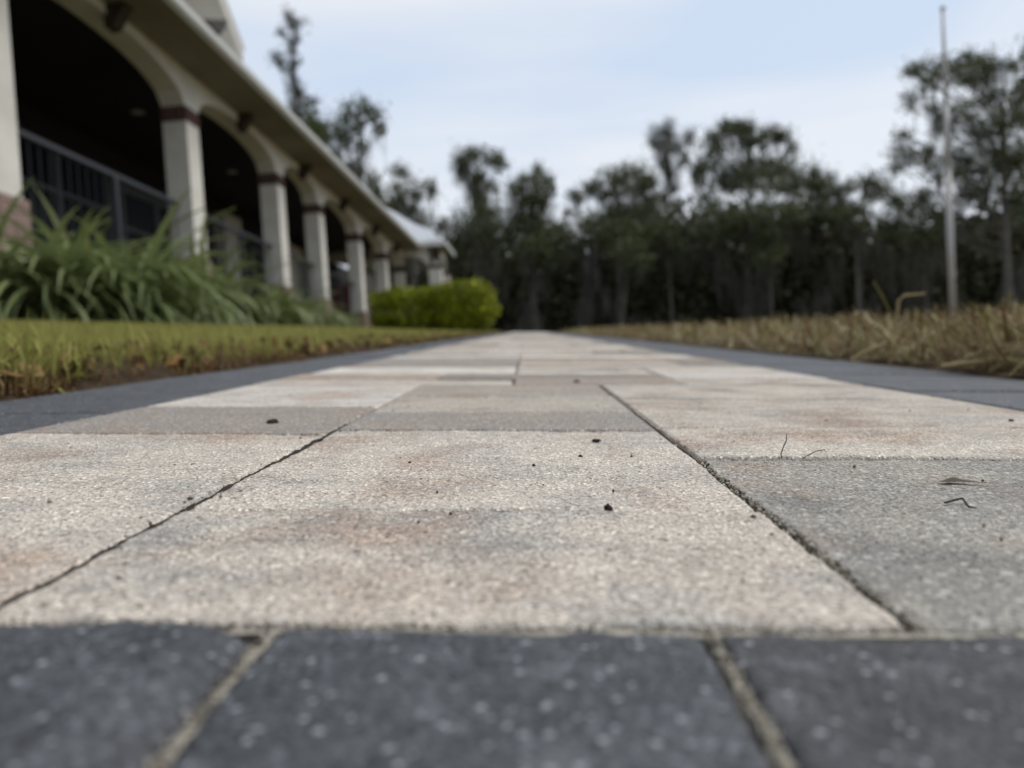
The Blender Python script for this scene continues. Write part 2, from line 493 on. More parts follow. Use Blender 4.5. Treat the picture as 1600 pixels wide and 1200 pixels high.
# ------------------------------------------------------------------ ground
def axis(fine, lo, hi, first, grow):
    out = list(fine)
    s = first; x = out[-1]
    while x < hi:
        s *= grow; x += s; out.append(x)
    s = first; x = out[0]
    while x > lo:
        s *= grow; x -= s; out.insert(0, x)
    return np.array(out)
gx = axis(np.unique(np.concatenate([np.arange(-3.3, -0.5, 0.07), np.arange(-0.5, -0.32, 0.012), np.arange(-0.32, 0.45, 0.08),
          np.arange(0.45, 0.62, 0.012), np.arange(0.64, 2.4, 0.06)])), -700, 700, 0.1, 1.16)
gy = axis(np.concatenate([np.arange(0.02, 2.0, 0.02), np.arange(2.0, 17, 0.25)]), -120, 1500, 0.12, 1.16)
GX, GY = np.meshgrid(gx, gy)
GZ = ground(GX, GY)
bumpy = np.array([[mnoise.noise(Vector((x * 9, y * 9, 0))) * 0.008 + mnoise.noise(Vector((x * 45, y * 45, 3))) * 0.004
                   if -3.5 < x < 2.6 and -0.2 < y < 9 else 0.0 for x in gx] for y in gy])
outside = ((GX < -0.36) | (GX > 0.48)).astype(float)
GZ = GZ + bumpy * outside
idx = np.arange(GX.size).reshape(GX.shape)
gf = np.stack([idx[:-1, :-1], idx[:-1, 1:], idx[1:, 1:], idx[1:, :-1]], -1).reshape(-1, 4)
gme = mesh_np('ground', np.stack([GX, GY, GZ], -1).reshape(-1, 3), gf, True)
link('ground', gme, ground_material(), kind='structure')

# ------------------------------------------------------------------ the paved path
def sand_sheet():
    us = np.linspace(UL0 + 0.004, UR1 - 0.004, 90)
    vs = np.concatenate([np.linspace(0.03, 1.0, 240), np.linspace(1.05, 13.5, 60)])
    U, V_ = np.meshgrid(us, vs)
    W = np.full(V_.shape, -0.0042)
    W = W + rng.normal(scale=0.0003, size=W.shape)
    i = np.arange(U.size).reshape(U.shape)
    f = np.stack([i[:-1, :-1], i[:-1, 1:], i[1:, 1:], i[1:, :-1]], -1).reshape(-1, 4)
    return mesh_np('paved_path', np.stack([U, V_, W], -1).reshape(-1, 3), f, True)
def joint_material():
    m, nt, b = new_mat('joint_fill')
    tcn = N_(nt, 'ShaderNodeTexCoord')
    v = tcn.outputs['Object']
    sx = N_(nt, 'ShaderNodeSeparateXYZ'); nt.links.new(v, sx.inputs[0])
    mr = N_(nt, 'ShaderNodeMapRange', {'From Min': V0 - .0005, 'From Max': V0 + .0015}); nt.links.new(sx.outputs[1], mr.inputs['Value'])
    far_ = N_(nt, 'ShaderNodeMapRange', {'From Min': .55, 'From Max': .75}); nt.links.new(sx.outputs[1], far_.inputs['Value'])
    pale = ramp(nt, noise(nt, v, 500, 4, .6), [(.3, (.16, .135, .10)), (.7, (.40, .36, .29))])
    soil = ramp(nt, noise(nt, v, 400, 4, .6), [(.35, (.018, .013, .009)), (.75, (.07, .052, .035))])
    nt.links.new(mixc(nt, mr.outputs[0], pale, mixc(nt, far_.outputs[0], soil, (.20, .175, .14))), b.inputs['Base Color'])
    b.inputs['Roughness'].default_value = .95
    bump(nt, b, noise(nt, v, 700, 3), .0008)
    return m
V0 = 2.51 * H
path = link('paved_path', sand_sheet(), joint_material(), kind='structure', label='narrow paved garden path of cream and charcoal concrete pavers')
path.matrix_world = PM

def rough_paver(sx, sy, rad, n=84, seed=0, depth=1.0):
    """a nearby paver: worn rounded edge, chipped outline, uneven top"""
    def ax(s):
        e = np.concatenate([[0, .0006, .0014, .0024, .0036, .0052, .0075], np.linspace(.011, s / 2, n // 2)])
        e = e[e <= s / 2]
        return np.unique(np.concatenate([-s / 2 + e, s / 2 - e]))
    xs, ys = ax(sx), ax(sy)
    nx, ny = len(xs), len(ys)
    vs = []
    for y in ys:
        for x in xs:
            ex, ey = sx / 2 - abs(x), sy / 2 - abs(y)
            r = rad * (1.0 + 0.55 * mnoise.noise(Vector((x * 60 + seed * 3.1, y * 60, seed))) + 0.35 * mnoise.noise(Vector((x * 260, y * 260, seed + 5.0))))
            r = max(r, rad * .35)
            z = 0.0
            for e in (ex, ey):
                if e < r:
                    z -= depth * (r - math.sqrt(max(r * r - (r - e) ** 2, 0)))
            z += 0.00045 * mnoise.noise(Vector((x * 90, y * 90, seed + 9.0))) + 0.0003 * mnoise.noise(Vector((x * 330, y * 330, seed + 2.0)))
            z += 0.0009 * mnoise.noise(Vector((x * 18, y * 18, seed + 4.0)))
            jx = jy = 0.0
            if ex < 0.004:
                jx = math.copysign(1, x) * (1 - ex / .004) * (0.0006 * mnoise.noise(Vector((seed, y * 120, 1.0))) + 0.0005 * mnoise.noise(Vector((seed, y * 420, 7.0))))
            if ey < 0.004:
                jy = math.copysign(1, y) * (1 - ey / .004) * (0.0006 * mnoise.noise(Vector((x * 120, seed, 2.0))) + 0.0005 * mnoise.noise(Vector((x * 420, seed, 8.0))))
            vs.append((x + jx, y + jy, z))
    i = np.arange(nx * ny).reshape(ny, nx)
    f = np.stack([i[:-1, :-1], i[:-1, 1:], i[1:, 1:], i[1:, :-1]], -1).reshape(-1, 4)
    rim = np.concatenate([i[0, :], i[1:, -1], i[-1, -2::-1], i[-2:0:-1, 0]])
    low = np.array([(vs[k][0], vs[k][1], -0.03) for k in rim])
    b0 = nx * ny
    m_ = len(rim)
    k = np.arange(m_)
    side = np.stack([rim[k], b0 + k, b0 + (k + 1) % m_, rim[(k + 1) % m_]], 1)
    return mesh_np('paver', np.concatenate([np.array(vs), low]), np.concatenate([f, side]), True)

_simple = {}
def simple_paver(sx, sy, c=0.0012):
    key = (round(sx, 4), round(sy, 4))
    if key not in _simple:
        m = MB().box(-sx / 2, sx / 2, -sy / 2, sy / 2, -0.03, 0.0, c)
        _simple[key] = mesh_np('paver', m.v, m.f)
    return _simple[key]

CREAM, PALE, GREY, BROWN, PINK, SLATE = (.575, .505, .425), (.63, .57, .50), (.30, .285, .265), (.34, .295, .25), (.46, .355, .28), (.245, .235, .225)
DARK, DARK2 = (.075, .078, .085), (.115, .119, .127)
def place_paver(name, me, mat, u, v, w, base, tint, amount, seed, tilt=(0, 0), rz=0):
    o = link(name, me, mat, path)
    o.location = (u, v, w)
    o.rotation_euler = (tilt[0], tilt[1], rz)
    o.color = (*base, 1)
    o['tint'] = [float(c) for c in tint]
    o['amount'] = float(amount)
    o['seed'] = float(seed)
    return o

GAP = 0.0022
def cell(u0, u1, v0, v1, base, tint, amount, near=True, rad=0.0022, seed=None, lift=0.0, tilt=(0, 0), name='paver', mat=None, gap=0.0023, gapv=0.0010):
    seed = rng.uniform(0, 40) if seed is None else seed
    sx, sy = (u1 - u0) - gap, (v1 - v0) - gapv
    me = rough_paver(sx, sy, rad, seed=seed, depth=0.45 if rad > .006 else 1.0) if near else simple_paver(sx, sy)
    return place_paver(name, me, mat or MAT['paver'], (u0 + u1) / 2, (v0 + v1) / 2, lift, base, tint, amount, seed, tilt)

U0, U1, U2, U3 = UL1, -1.94 * H, 1.31 * H, UR0
V0, VE = 2.51 * H, 13.66 * H
# the pavers nearest to the lens, as they lie in the photograph: first row edges, then tones
near_field = [
    (U1, U2, 2.51, 4.14, CREAM, (.34, .325, .30), 0.12, 6.3), (U1, U2, 4.14, 7.45, (.60, .53, .45), (.45, .38, .32), 0.08, 11.2), (U1, U2, 7.45, 9.1, BROWN, GREY, 0.1, 5.0), (U1, U2, 9.1, 11.4, (.47, .415, .345), BROWN, 0.0, 8.0), (U1, U2, 11.4, 13.66, (.40, .345, .285), BROWN, 0.1, 28.0),
    (U0, U1, 2.51, 7.2, (.60, .53, .45), (.46, .35, .27), 0.05, 19.4), (U0, U1, 7.2, 9.75, BROWN, GREY, -0.1, 21.0), (U0, U1, 9.75, 12.3, PALE, PALE, 0.0, 2.2), (U0, U1, 12.3, 13.66, PALE, CREAM, 0.0, 25.5),
    (U2, U3, 2.51, 5.84, (.36, .33, .285), (.215, .20, .18), 0.25, 17.7), (U2, U3, 5.84, 7.66, (.59, .525, .44), (.46, .345, .265), 0.12, 9.6), (U2, U3, 7.66, 10.8, (.55, .485, .41), (.40, .315, .25), 0.2, 30.1), (U2, U3, 10.8, 13.66, CREAM, BROWN, 0.1, 33.0)]
n_field = 0
for k, (u0, u1, a, b_, base, tint, am, sd0) in enumerate(near_field):
    nearest = a < 7.0
    cell(u0, u1, a * H, b_ * H, base, tint, am, nearest, 0.0009, sd0, lift=[0, -.0003, .0002, 0, 0, -.0002, .0, .0, 0, -.0006, .0006, 0, 0][k],
         tilt=((rng.normal() * .0015, rng.normal() * .002) if not nearest else (0, 0)))
    n_field += 1

# further up the path: random modular laying on a seven-cell grid
CU = (U3 - U0) / 7
rows = int((13.4 - VE) / CU)
taken = np.zeros((rows, 7), bool)
pieces = [(2, 1), (2, 2), (3, 1), (3, 2), (3, 1), (2, 1), (2, 1), (3, 1)]
tones = [CREAM, PALE, (.34, .31, .27), (.38, .31, .25), PINK, CREAM, (.70, .65, .57), (.30, .255, .21)]
rest = []
for r in range(rows):
    for c in range(7):
        if taken[r, c]:
            continue
        opts = [q for q in pieces if c + q[0] <= 7 and r + q[1] <= rows and not taken[r:r + q[1], c:c + q[0]].any()]
        w_, l_ = opts[rng.integers(len(opts))] if opts else (1, 1)
        taken[r:r + l_, c:c + w_] = True
        u0 = U0 + c * CU; v0 = VE + r * CU
        base = tones[rng.integers(8)]; tint = tones[rng.integers(8)]
        args = (u0, u0 + w_ * CU, v0, v0 + l_ * CU)
        if n_field < 300:
            cell(*args, base, tint, rng.uniform(-.1, .2), False, lift=rng.normal() * .0005, tilt=(rng.normal() * .003, rng.normal() * .004))
            n_field += 1
        else:
            rest.append(args)
if rest:
    mb = MB()
    for (u0, u1, v0, v1) in rest:
        mb.box(u0 + GAP / 2, u1 - GAP / 2, v0 + GAP / 2, v1 - GAP / 2, -0.03, 0, 0.0018)
    m_, nt_, b_ = new_mat('far_paver')
    gg = N_(nt_, 'ShaderNodeNewGeometry')
    nt_.links.new(ramp(nt_, gg.outputs['Random Per Island'], [(0, BROWN), (.35, GREY), (.6, CREAM), (1, PALE)]), b_.inputs['Base Color'])
    b_.inputs['Roughness'].default_value = 0.85
    o = link('distant_pavers', mesh_np('distant_pavers', mb.v, mb.f), m_, path, kind='stuff')

# charcoal soldier course across the front, then along both sides
SB0, SB1 = 0.025, V0 - 0.0004
us = [-7.45 * H, -5.45 * H, -3.0 * H, -0.874 * H, 0.61 * H, 2.3 * H, 4.2 * H, 6.1 * H, 8.0 * H, 10.0 * H]
for k in range(len(us) - 1):
    seen = 0 < us[k + 1] + 4 * H and us[k] < 3.9 * H
    raised = {2: .0030, 3: 0.0, 4: -0.0002}.get(k, 0.0)
    cell(us[k], us[k + 1], SB0, SB1, {3: (.062, .066, .073), 4: (.044, .043, .046)}.get(k, (.056, .059, .066)), {4: (.072, .071, .073)}.get(k, (.105, .109, .117)), [0.1, .2, .25, .0, -.15, 0, .1, .2, 0][k], seen, 0.011 if k == 2 else 0.0026, 50 + k, raised - 0.0002, (0.0, 0.012 if k == 2 else 0.0),
         'border_paver', MAT['dark_paver'], gap=0.0016)
v = SB1 + 0.001
for side, (a, b2) in (('l', (UL0, UL1)), ('r', (UR0, UR1))):
    v = V0
    ln = 0.152 if side == 'l' else 0.115
    k = 0
    while v < 13.4:
        nearp = v < 0.9
        cell(a, b2, v, v + ln, DARK, DARK2, rng.uniform(-.1, .3), False, 0.003, None, rng.normal() * .0006 - .0004, (rng.normal() * .003, rng.normal() * .004), 'border_paver', MAT['dark_paver'], gap=0.003)
        v += ln; k += 1

# grains of sand lying in the joints nearest to the lens
def joint_grains():
    cen, siz = [], []
    def line(u0, v0, u1, v1, n, wd, w0, s0, s1):
        for _ in range(n):
            t = rng.uniform()
            cen.append((u0 + (u1 - u0) * t + rng.normal() * wd, v0 + (v1 - v0) * t + rng.normal() * wd, w0 + rng.uniform(-.0012, .0008)))
            siz.append(rng.uniform(s0, s1))
    line(us[3], 0.06, us[3], V0, 260, .0004, -.0008, .0002, .0006)
    line(us[4], 0.06, us[4], V0, 260, .0004, -.0008, .0002, .0006)
    line(U0, V0, U3, V0, 1300, .0003, -.0010, .0002, .0005)
    line(U2, V0, U2, 5.8 * H, 420, .0006, -.0006, .0003, .0008)
    line(U1, V0, U1, 5.8 * H, 14, .0005, -.0006, .0002, .0005)
    vv, ff = [], []
    oct_ = np.array([(1, 0, 0), (-1, 0, 0), (0, 1, 0), (0, -1, 0), (0, 0, 1), (0, 0, -1)], float)
    of = [(0, 2, 4), (2, 1, 4), (1, 3, 4), (3, 0, 4), (2, 0, 5), (1, 2, 5), (3, 1, 5), (0, 3, 5)]
    for i, (c, s) in enumerate(zip(cen, siz)):
        q = oct_ * (s * rng.uniform(.6, 1.2, (6, 1))) + np.array(c)
        vv.append(q); ff += [[a + 6 * i for a in t] for t in of]
    return mesh_np('sand_grains', np.concatenate(vv), np.array(ff))
def grit():
    cen, siz = [], []
    for _ in range(240):
        v = .12 + 1.3 * rng.uniform() ** 1.6
        cen.append((rng.uniform(U0, U3) if rng.uniform() < .7 else rng.choice([U1, U2]) + rng.normal() * .006, v, rng.uniform(.0, .0003))); siz.append(rng.uniform(.0002, .00075))
    oct_ = np.array([(1, 0, 0), (-1, 0, 0), (0, 1, 0), (0, -1, 0), (0, 0, 1), (0, 0, -1)], float)
    of = [(0, 2, 4), (2, 1, 4), (1, 3, 4), (3, 0, 4), (2, 0, 5), (1, 2, 5), (3, 1, 5), (0, 3, 5)]
    vv = [oct_ * (s * rng.uniform(.5, 1.5, (6, 1))) + np.array(c) for c, s in zip(cen, siz)]
    ff = [[a + 6 * i for a in t] for i in range(len(cen)) for t in of]
    return mesh_np('grit', np.concatenate(vv), np.array(ff))
link('grit', grit(), island('loose_grit', [(0, (.05, .04, .03)), (.5, (.2, .16, .11)), (1, (.5, .46, .4))], .9), path, kind='stuff')
link('sand_grains', joint_grains(), island('sand_grain', [(0, (0.06, .05, .035)), (.5, (.24, .21, .16)), (1, (.52, .48, .41))], 0.9), path, kind='stuff')
def joint_strip(name, mat, p, q, wd, w0, n=160):
    """uneven packed filling lying in one joint"""
    p, q = np.array(p), np.array(q)
    d = (q - p) / np.linalg.norm(q - p); e = np.array([-d[1], d[0]])
    vs = []
    for i in range(n + 1):
        c = p + (q - p) * i / n
        h = w0 + .0006 * mnoise.noise(Vector((c[0] * 150, c[1] * 150, 3.0))) + .0005 * mnoise.noise(Vector((c[0] * 600, c[1] * 600, 1.0)))
        for t in (-1, 0, 1):
            vs.append((*(c + e * wd * t / 2), h - (.0002 if t else 0)))
    i = np.arange((n + 1) * 3).reshape(-1, 3)
    f = np.concatenate([np.stack([i[:-1, k], i[:-1, k + 1], i[1:, k + 1], i[1:, k]], 1)[:, ::-1] for k in (0, 1)])
    link(name, mesh_np(name, vs, f, True), MAT[mat], path)
MAT['joint_soil'] = plain('joint_soil', (0.04, 0.03, 0.02), 0.95, 0.6, 500, 0.0006)
joint_strip('joint_soil', 'joint_soil', (U1, V0 + .001), (U1, 8.2 * H), .0026, -.0008)
joint_strip('joint_soil', 'joint_soil', (U2, V0 + .001), (U2, VE), .0024, -.0013)
for uu in (us[3], us[4]):
    joint_strip('joint_filling', 'pale_sand', (uu, SB0), (uu + .0002, SB1), .0019, -.0011)
joint_strip('joint_filling', 'pale_sand', (UL0, V0 - .0004), (UR1, V0 - .0004), .0022, -.0012)

# ------------------------------------------------------------------ the building with the arched porch
az = math.radians(1.0588)
BX = np.array([math.cos(az), -math.sin(az), 0]); BY = np.array([math.sin(az), math.cos(az), 0])
OFF = (-4.7, 8.0, 0.75)
bpos = BX * OFF[0] + BY * OFF[1] + np.array([0, 0, OFF[2]])
bld = thing('porch_building', bpos, 'long low cream building with an arched porch beside the lawn', 'building', rz=-az)
ZP, ZC, ZCAP, ZS, ZF = 1.80, 3.60, 3.80, 4.30, 1.42       # pedestal top, shaft top, cap top, soffit, porch floor
XF, XB = -4.5, -4.82                                        # faces of the arcade wall
far_edge = [-0.7, 2.9, 6.52, 10.21, 13.62, 16.10, 19.52, 22.72, 25.6]
W_ = 0.36

def bricks_round(x0, x1, y0, y1, z0, z1, bl, bh, parent, off, joined=False, mat='brick'):
    """real bricks with recessed mortar round a pier"""
    n_r = max(1, round((z1 - z0) / bh)); hh = (z1 - z0) / n_r
    core = MB().box(x0 + .012, x1 - .012, y0 + .012, y1 - .012, z0, z1)
    core.build('mortar_core', MAT['mortar'], parent, off)
    one = MB()
    for r in range(n_r):
        za, zb = z0 + r * hh + .005, z0 + (r + 1) * hh - .005
        for face in range(4):
            length = (x1 - x0) if face % 2 == 0 else (y1 - y0)
            nb = max(1, round(length / bl)); step = length / nb
            for k in range(nb):
                a, b = k * step + .005, (k + 1) * step - .005
                if face == 0: q = (x0 + a, x0 + b, y0, y0 + .05)
                elif face == 2: q = (x0 + a, x0 + b, y1 - .05, y1)
                elif face == 1: q = (x1 - .05, x1, y0 + .053 * (k == 0) + a * (k > 0), y1 - .053 if k == nb - 1 else y0 + b)
                else: q = (x0, x0 + .05, y0 + .053 * (k == 0) + a * (k > 0), y1 - .053 if k == nb - 1 else y0 + b)
                j = rng.uniform(-.002, .002, 2)
                if joined:
                    one.box(q[0] + j[0], q[1] + j[0], q[2] + j[1], q[3] + j[1], za, zb)
                else:
                    MB().box(q[0] + j[0], q[1] + j[0], q[2] + j[1], q[3] + j[1], za, zb).build('brick', MAT[mat], parent, off)
    if joined:
        one.build('brickwork', MAT[mat], parent, off)

for k, fe in enumerate(far_edge):
    y0, y1 = fe - W_, fe
    cx = (XF + XB) / 2
    col = MB().box(XB, XF, y0, y1, ZP, ZC, .0).build('column', MAT['stucco'], bld, OFF)
    sep = not (k in (2, 3, 4))
    bricks_round(XB - .015, XF + .015, y0 - .015, y1 + .015, ZC, ZCAP, .075, .14, col, OFF, sep)
    bricks_round(XB - .04, XF + .04, y0 - .04, y1 + .04, 0.55 + .02 * max(0, fe), ZP, .2, .075, col, OFF, not (k == 2), 'pale_brick')
for k in range(len(far_edge) - 1):
    ya, yb = far_edge[k], far_edge[k + 1] - W_
    n = 24
    span = yb - ya
    rise = 0.38
    mb = MB()
    bot = [(ya - W_ / 2 if i == 0 else yb + W_ / 2 if i == n + 2 else 0, 0) for i in range(n + 3)]
    pts = [(ya - W_ / 2, ZCAP)]
    for i in range(n + 1):
        t = -1 + 2 * i / n
        pts.append((ya + span * i / n, ZCAP + rise * math.sqrt(max(0, 1 - abs(t) ** 2.2))))
    pts.append((yb + W_ / 2, ZCAP))
    top = 4.42
    vs = [(x, y, z) for (y, z) in pts for x in (XB, XF)] + [(x, y, top) for (y, z) in pts for x in (XB, XF)]
    m_ = len(pts)
    f = []
    for i in range(m_ - 1):
        a = 2 * i; b = 2 * (i + 1); c = 2 * m_
        f += [[a, a + 1, b + 1, b], [a + 1, a + c + 1, b + c + 1, b + 1], [a, b, b + c, a + c]]
    f += [[0, 2 * m_, 2 * m_ + 1, 1]]
    mb.add(vs, f)
    mb.build('arch', MAT['stucco'], bld, OFF)
    ym = (ya + yb) / 2
    MB().prism([(XF - .03, 4.04), (XF + .07, 4.06), (XF + .22, ZS - .004), (XF - .03, ZS - .004)], ym - .085, ym + .085).build('keystone_bracket', MAT['darkwood'], bld, OFF)
Y0, Y1 = -2.0, 26.2
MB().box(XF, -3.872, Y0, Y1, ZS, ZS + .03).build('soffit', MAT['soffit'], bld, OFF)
MB().box(-3.87, -3.84, Y0, Y1, ZS - .012, ZS + .09).build('fascia', MAT['trim'], bld, OFF)
MB().prism([(-3.838, ZS + .005), (-3.81, ZS + .01), (-3.79, ZS + .04), (-3.785, ZS + .115), (-3.795, ZS + .115), (-3.80, ZS + .045), (-3.815, ZS + .018), (-3.838, ZS + .013)], Y0, Y1).build('gutter', MAT['gutter'], bld, OFF)
rb = MB().prism([(-3.85, ZS + .092), (-7.9, ZS + 1.35), (-7.9, ZS + 1.39), (-3.83, ZS + .13)], Y0, Y1)
yy = Y0 + .2
roof = rb.build('roof', MAT['metal_roof'], bld, OFF)
sm = MB()
while yy < Y1:
    sm.prism([(-3.86, ZS + .141), (-7.9, ZS + 1.391), (-7.9, ZS + 1.41), (-3.86, ZS + .16)], yy, yy + .03); yy += .42
sm.build('roof_seams', MAT['metal_roof'], roof, (0, 0, 0))
MB().prism([(-7.9, ZS + 1.34), (-12.0, ZS + .17), (-12.0, ZS + .22), (-7.9, ZS + 1.39)], Y0, Y1).build('rear_roof', MAT['metal_roof'], bld, OFF)
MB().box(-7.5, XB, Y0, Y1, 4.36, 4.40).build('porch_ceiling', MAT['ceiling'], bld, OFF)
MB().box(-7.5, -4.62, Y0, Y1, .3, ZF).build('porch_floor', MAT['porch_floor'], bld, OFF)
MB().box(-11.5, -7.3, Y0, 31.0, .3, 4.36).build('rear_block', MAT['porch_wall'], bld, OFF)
MB().box(-7.3, -4.64, Y0 - .3, Y0, .3, 4.36).build('end_wall', MAT['stucco'], bld, OFF)

def window(y0, y1, z0, z1, mull, trans, x=-7.3):
    fr = MB()
    t = .09
    fr.box(x, x + .10, y0, y1, z1 - t, z1); fr.box(x, x + .10, y0, y1, z0, z0 + t)
    fr.box(x, x + .10, y0, y0 + t, z0 + t, z1 - t); fr.box(x, x + .10, y1 - t, y1, z0 + t, z1 - t)
    for q in mull:
        fr.box(x, x + .085, q - .04, q + .04, z0 + t, z1 - t)
    for q in trans:
        cuts = [y0 + t] + [v for q_ in sorted(mull) for v in (q_ - .04, q_ + .04)] + [y1 - t]
        for a, b in zip(cuts[::2], cuts[1::2]):
            fr.box(x, x + .085, a, b, q - .03, q + .03)
    w = fr.build('window', MAT['frame'], bld, OFF)
    MB().box(x - .01, x + .03, y0 + t, y1 - t, z0 + t, z1 - t).build('pane', MAT['glass'], w)
    w.children[0].data.transform(Matrix.Translation((-OFF[0], -OFF[1], -OFF[2])))
window(8.6, 12.72, ZF, 3.9, [9.9, 11.3], [3.2])
window(13.0, 15.6, ZF, 3.75, [14.3], [3.0])
window(19.0, 20.6, ZF + .8, 3.6, [19.8], [2.9])
for ya, yb in ((17.0, 18.0), (21.0, 22.6)):
    MB().box(-7.3, -7.05, ya, yb, ZF, 4.1).build('inner_pier', MAT['stucco'], bld, OFF)
for yl in (7.35, 11.4, 14.9):
    MB().tube([(-5.95, yl, 4.345), (-5.95, yl, 4.358)], .10, 14).build('recessed_light', MAT['lamp'], bld, OFF)

rail_spans = [(far_edge[i], far_edge[i + 1] - W_) for i in range(1, 7)]
nb = 0
for (ya, yb) in rail_spans:
    ym = (ya + yb) / 2 + .15
    r = MB().box(-4.71, -4.66, ya, yb, 2.48, 2.53).box(-4.70, -4.67, ya, yb, 1.52, 1.55).box(-4.715, -4.655, ym - .03, ym + .03, ZF, 2.479)
    ro = r.build('railing', MAT['rail'], bld, OFF)
    yq = ya + .1
    bme = None
    while yq < yb - .05:
        if bme is None:
            mbq = MB().box(-.004, .004, -.004, .004, 1.55 - OFF[2], 2.48 - OFF[2])
            bme = mesh_np('baluster', mbq.v, mbq.f)
        o = link('baluster', bme, MAT['rail'], ro)
        o.location = (-4.685 - OFF[0], yq - OFF[1], 0)
        yq += .15; nb += 1

# front gable above the eave: its far rake ends in the picture
def onplane(px, py, D):
    r = M @ np.array([(px - 800) / F, -(py - 600) / F, -1.0]); t = -D / (r @ BX); p = r * t
    return float(p @ BY), float(p[2])
ge, gz = onplane(379, 72, 4.15)
gt, gtz = onplane(351, 0, 4.15)
slope = (gtz - gz) / (gt - ge)
gp_y = ge - 3.2
gp_z = gz + slope * (gp_y - ge)
gw = 0.22
def rake(name, mat, xa, xb, dz0, dz1, extra=0.0):
    n = 1
    prof = [(ge + extra, gz + slope * extra), (gp_y, gp_z)]
    v = []
    for x in (xa, xb):
        v += [(x, prof[0][0], prof[0][1] + dz0), (x, prof[1][0], prof[1][1] + dz0), (x, prof[1][0], prof[1][1] + dz1), (x, prof[0][0], prof[0][1] + dz1)]
    far = MB().add(v, [[0, 1, 2, 3], [7, 6, 5, 4], [0, 4, 5, 1], [1, 5, 6, 2], [2, 6, 7, 3], [3, 7, 4, 0]])
    far.build(name, mat, bld, OFF)
    v2 = [(p[0], 2 * gp_y - p[1], p[2]) for p in v]
    MB().add(v2, [[3, 2, 1, 0], [4, 5, 6, 7], [1, 5, 4, 0], [2, 6, 5, 1], [3, 7, 6, 2], [0, 4, 7, 3]]).build(name, mat, bld, OFF)
rake('gable_fascia', MAT['trim'], -4.19, -4.15, -gw, 0.0)
rake('gable_soffit', MAT['trim'], -4.75, -4.192, -gw + .02, -gw + .05)
rake('gable_roof', MAT['metal_roof'], -7.6, -4.14, 0.004, 0.05, 0.06)
v = [(x, y, z) for x in (-4.95, -4.75) for (y, z) in ((gp_y - 3.0, ZS + .4), (gp_y + 3.0, ZS + .4), (gp_y + 3.0, gz + .0), (gp_y, gp_z - gw), (gp_y - 3.0, gz + .0))]
MB().add(v, [[0, 1, 2, 3, 4], [9, 8, 7, 6, 5], [0, 5, 6, 1], [1, 6, 7, 2], [2, 7, 8, 3], [3, 8, 9, 4], [4, 9, 5, 0]]).build('gable_wall', MAT['stucco'], bld, OFF)
tri = [onplane(a, b, 4.12) for a, b in ((320, 30), (352, 31), (350, 42), (342, 55))]
v = [(x, a, b) for x in (-4.146, -4.09) for a, b in tri]
MB().add(v, [[0, 1, 2, 3], [7, 6, 5, 4], [0, 4, 5, 1], [1, 5, 6, 2], [2, 6, 7, 3], [3, 7, 4, 0]]).build('gable_bracket', MAT['darkwood'], bld, OFF)

# ------------------------------------------------------------------ the pavilion at the far end
PO = (-5.0, 27.5, 1.0)
pav = thing('pavilion', BX * PO[0] + BY * PO[1] + np.array([0, 0, PO[2]]), 'white roofed open pavilion at the far end of the building', 'pavilion', rz=-az)
px0, px1, py0, py1 = -9.6, -3.0, 24.9, 27.6
ez = 4.33
pk = ((px0 + px1) / 2, (py0 + py1) / 2, 6.7)
def hip(z0, off_):
    c = [(px0, py0, z0), (px1, py0, z0), (px1, py1, z0), (px0, py1, z0)]
    c2 = [(x, y, z + off_) for x, y, z in c]
    return c + c2 + [(pk[0], pk[1], pk[2] + off_)], [[3, 2, 1, 0], [0, 1, 5, 4], [1, 2, 6, 5], [2, 3, 7, 6], [3, 0, 4, 7], [4, 5, 8], [5, 6, 8], [6, 7, 8], [7, 4, 8]]
v, f = hip(ez + .12, .05)
rf = MB().add(v, f).build('roof', MAT['metal_roof'], pav, PO)
se = MB()
hx, hy = (px1 - px0) / 2, (py1 - py0) / 2
for q in np.arange(.35, 2 * hx - .2, .42):
    t = 1 - abs(q - hx) / hx
    se.tube([np.array([px0 + q, py0, ez + .172]), np.array([px0 + q, py0 + t * hy, ez + .172 + t * (pk[2] - ez - .12)])], .015, 4)
for q in np.arange(.35, 2 * hy - .2, .42):
    t = 1 - abs(q - hy) / hy
    se.tube([np.array([px1, py0 + q, ez + .172]), np.array([px1 - t * hx, py0 + q, ez + .172 + t * (pk[2] - ez - .12)])], .015, 4)
sr = se.build('roof_seams', MAT['metal_roof'], rf, PO)
MB().box(px0 + .05, px1 - .05, py0 + .05, py1 - .05, ez + .06, ez + .118).build('soffit', MAT['soffit'], pav, PO)
fb = MB()
fb.box(px0, px1, py0 - .03, py0, ez, ez + .17); fb.box(px1, px1 + .03, py0, py1, ez, ez + .17)
fb.build('fascia', MAT['gutter'], pav, PO)
def pav_arch(x0, x1, y0, y1):
    """arched lintel between two pavilion columns"""
    n = 16; along_x = abs(x1 - x0) > abs(y1 - y0)
    L_ = (x1 - x0) if along_x else (y1 - y0)
    v, f = [], []
    for i in range(n + 1):
        t = i / n; zz = 3.66 + .45 * math.sqrt(max(0, 1 - abs(2 * t - 1) ** 2.2))
        for d in (0, .3):
            for z in (zz, ez + .058):
                v.append((x0 + L_ * t, y0 + d, z) if along_x else (x0 - d, y0 + L_ * t, z))
    for i in range(n):
        a = 4 * i; b = a + 4
        f += [[a, b, b + 1, a + 1], [a + 2, a + 3, b + 3, b + 2], [a, a + 2, b + 2, b], [a + 1, b + 1, b + 3, a + 3]]
    MB().add(v, f).build('arch', MAT['stucco'], pav, PO)
pc = [(-3.2, 25.1), (-5.6, 25.1), (-9.1, 25.1), (-3.2, 27.0), (-9.1, 27.0)]
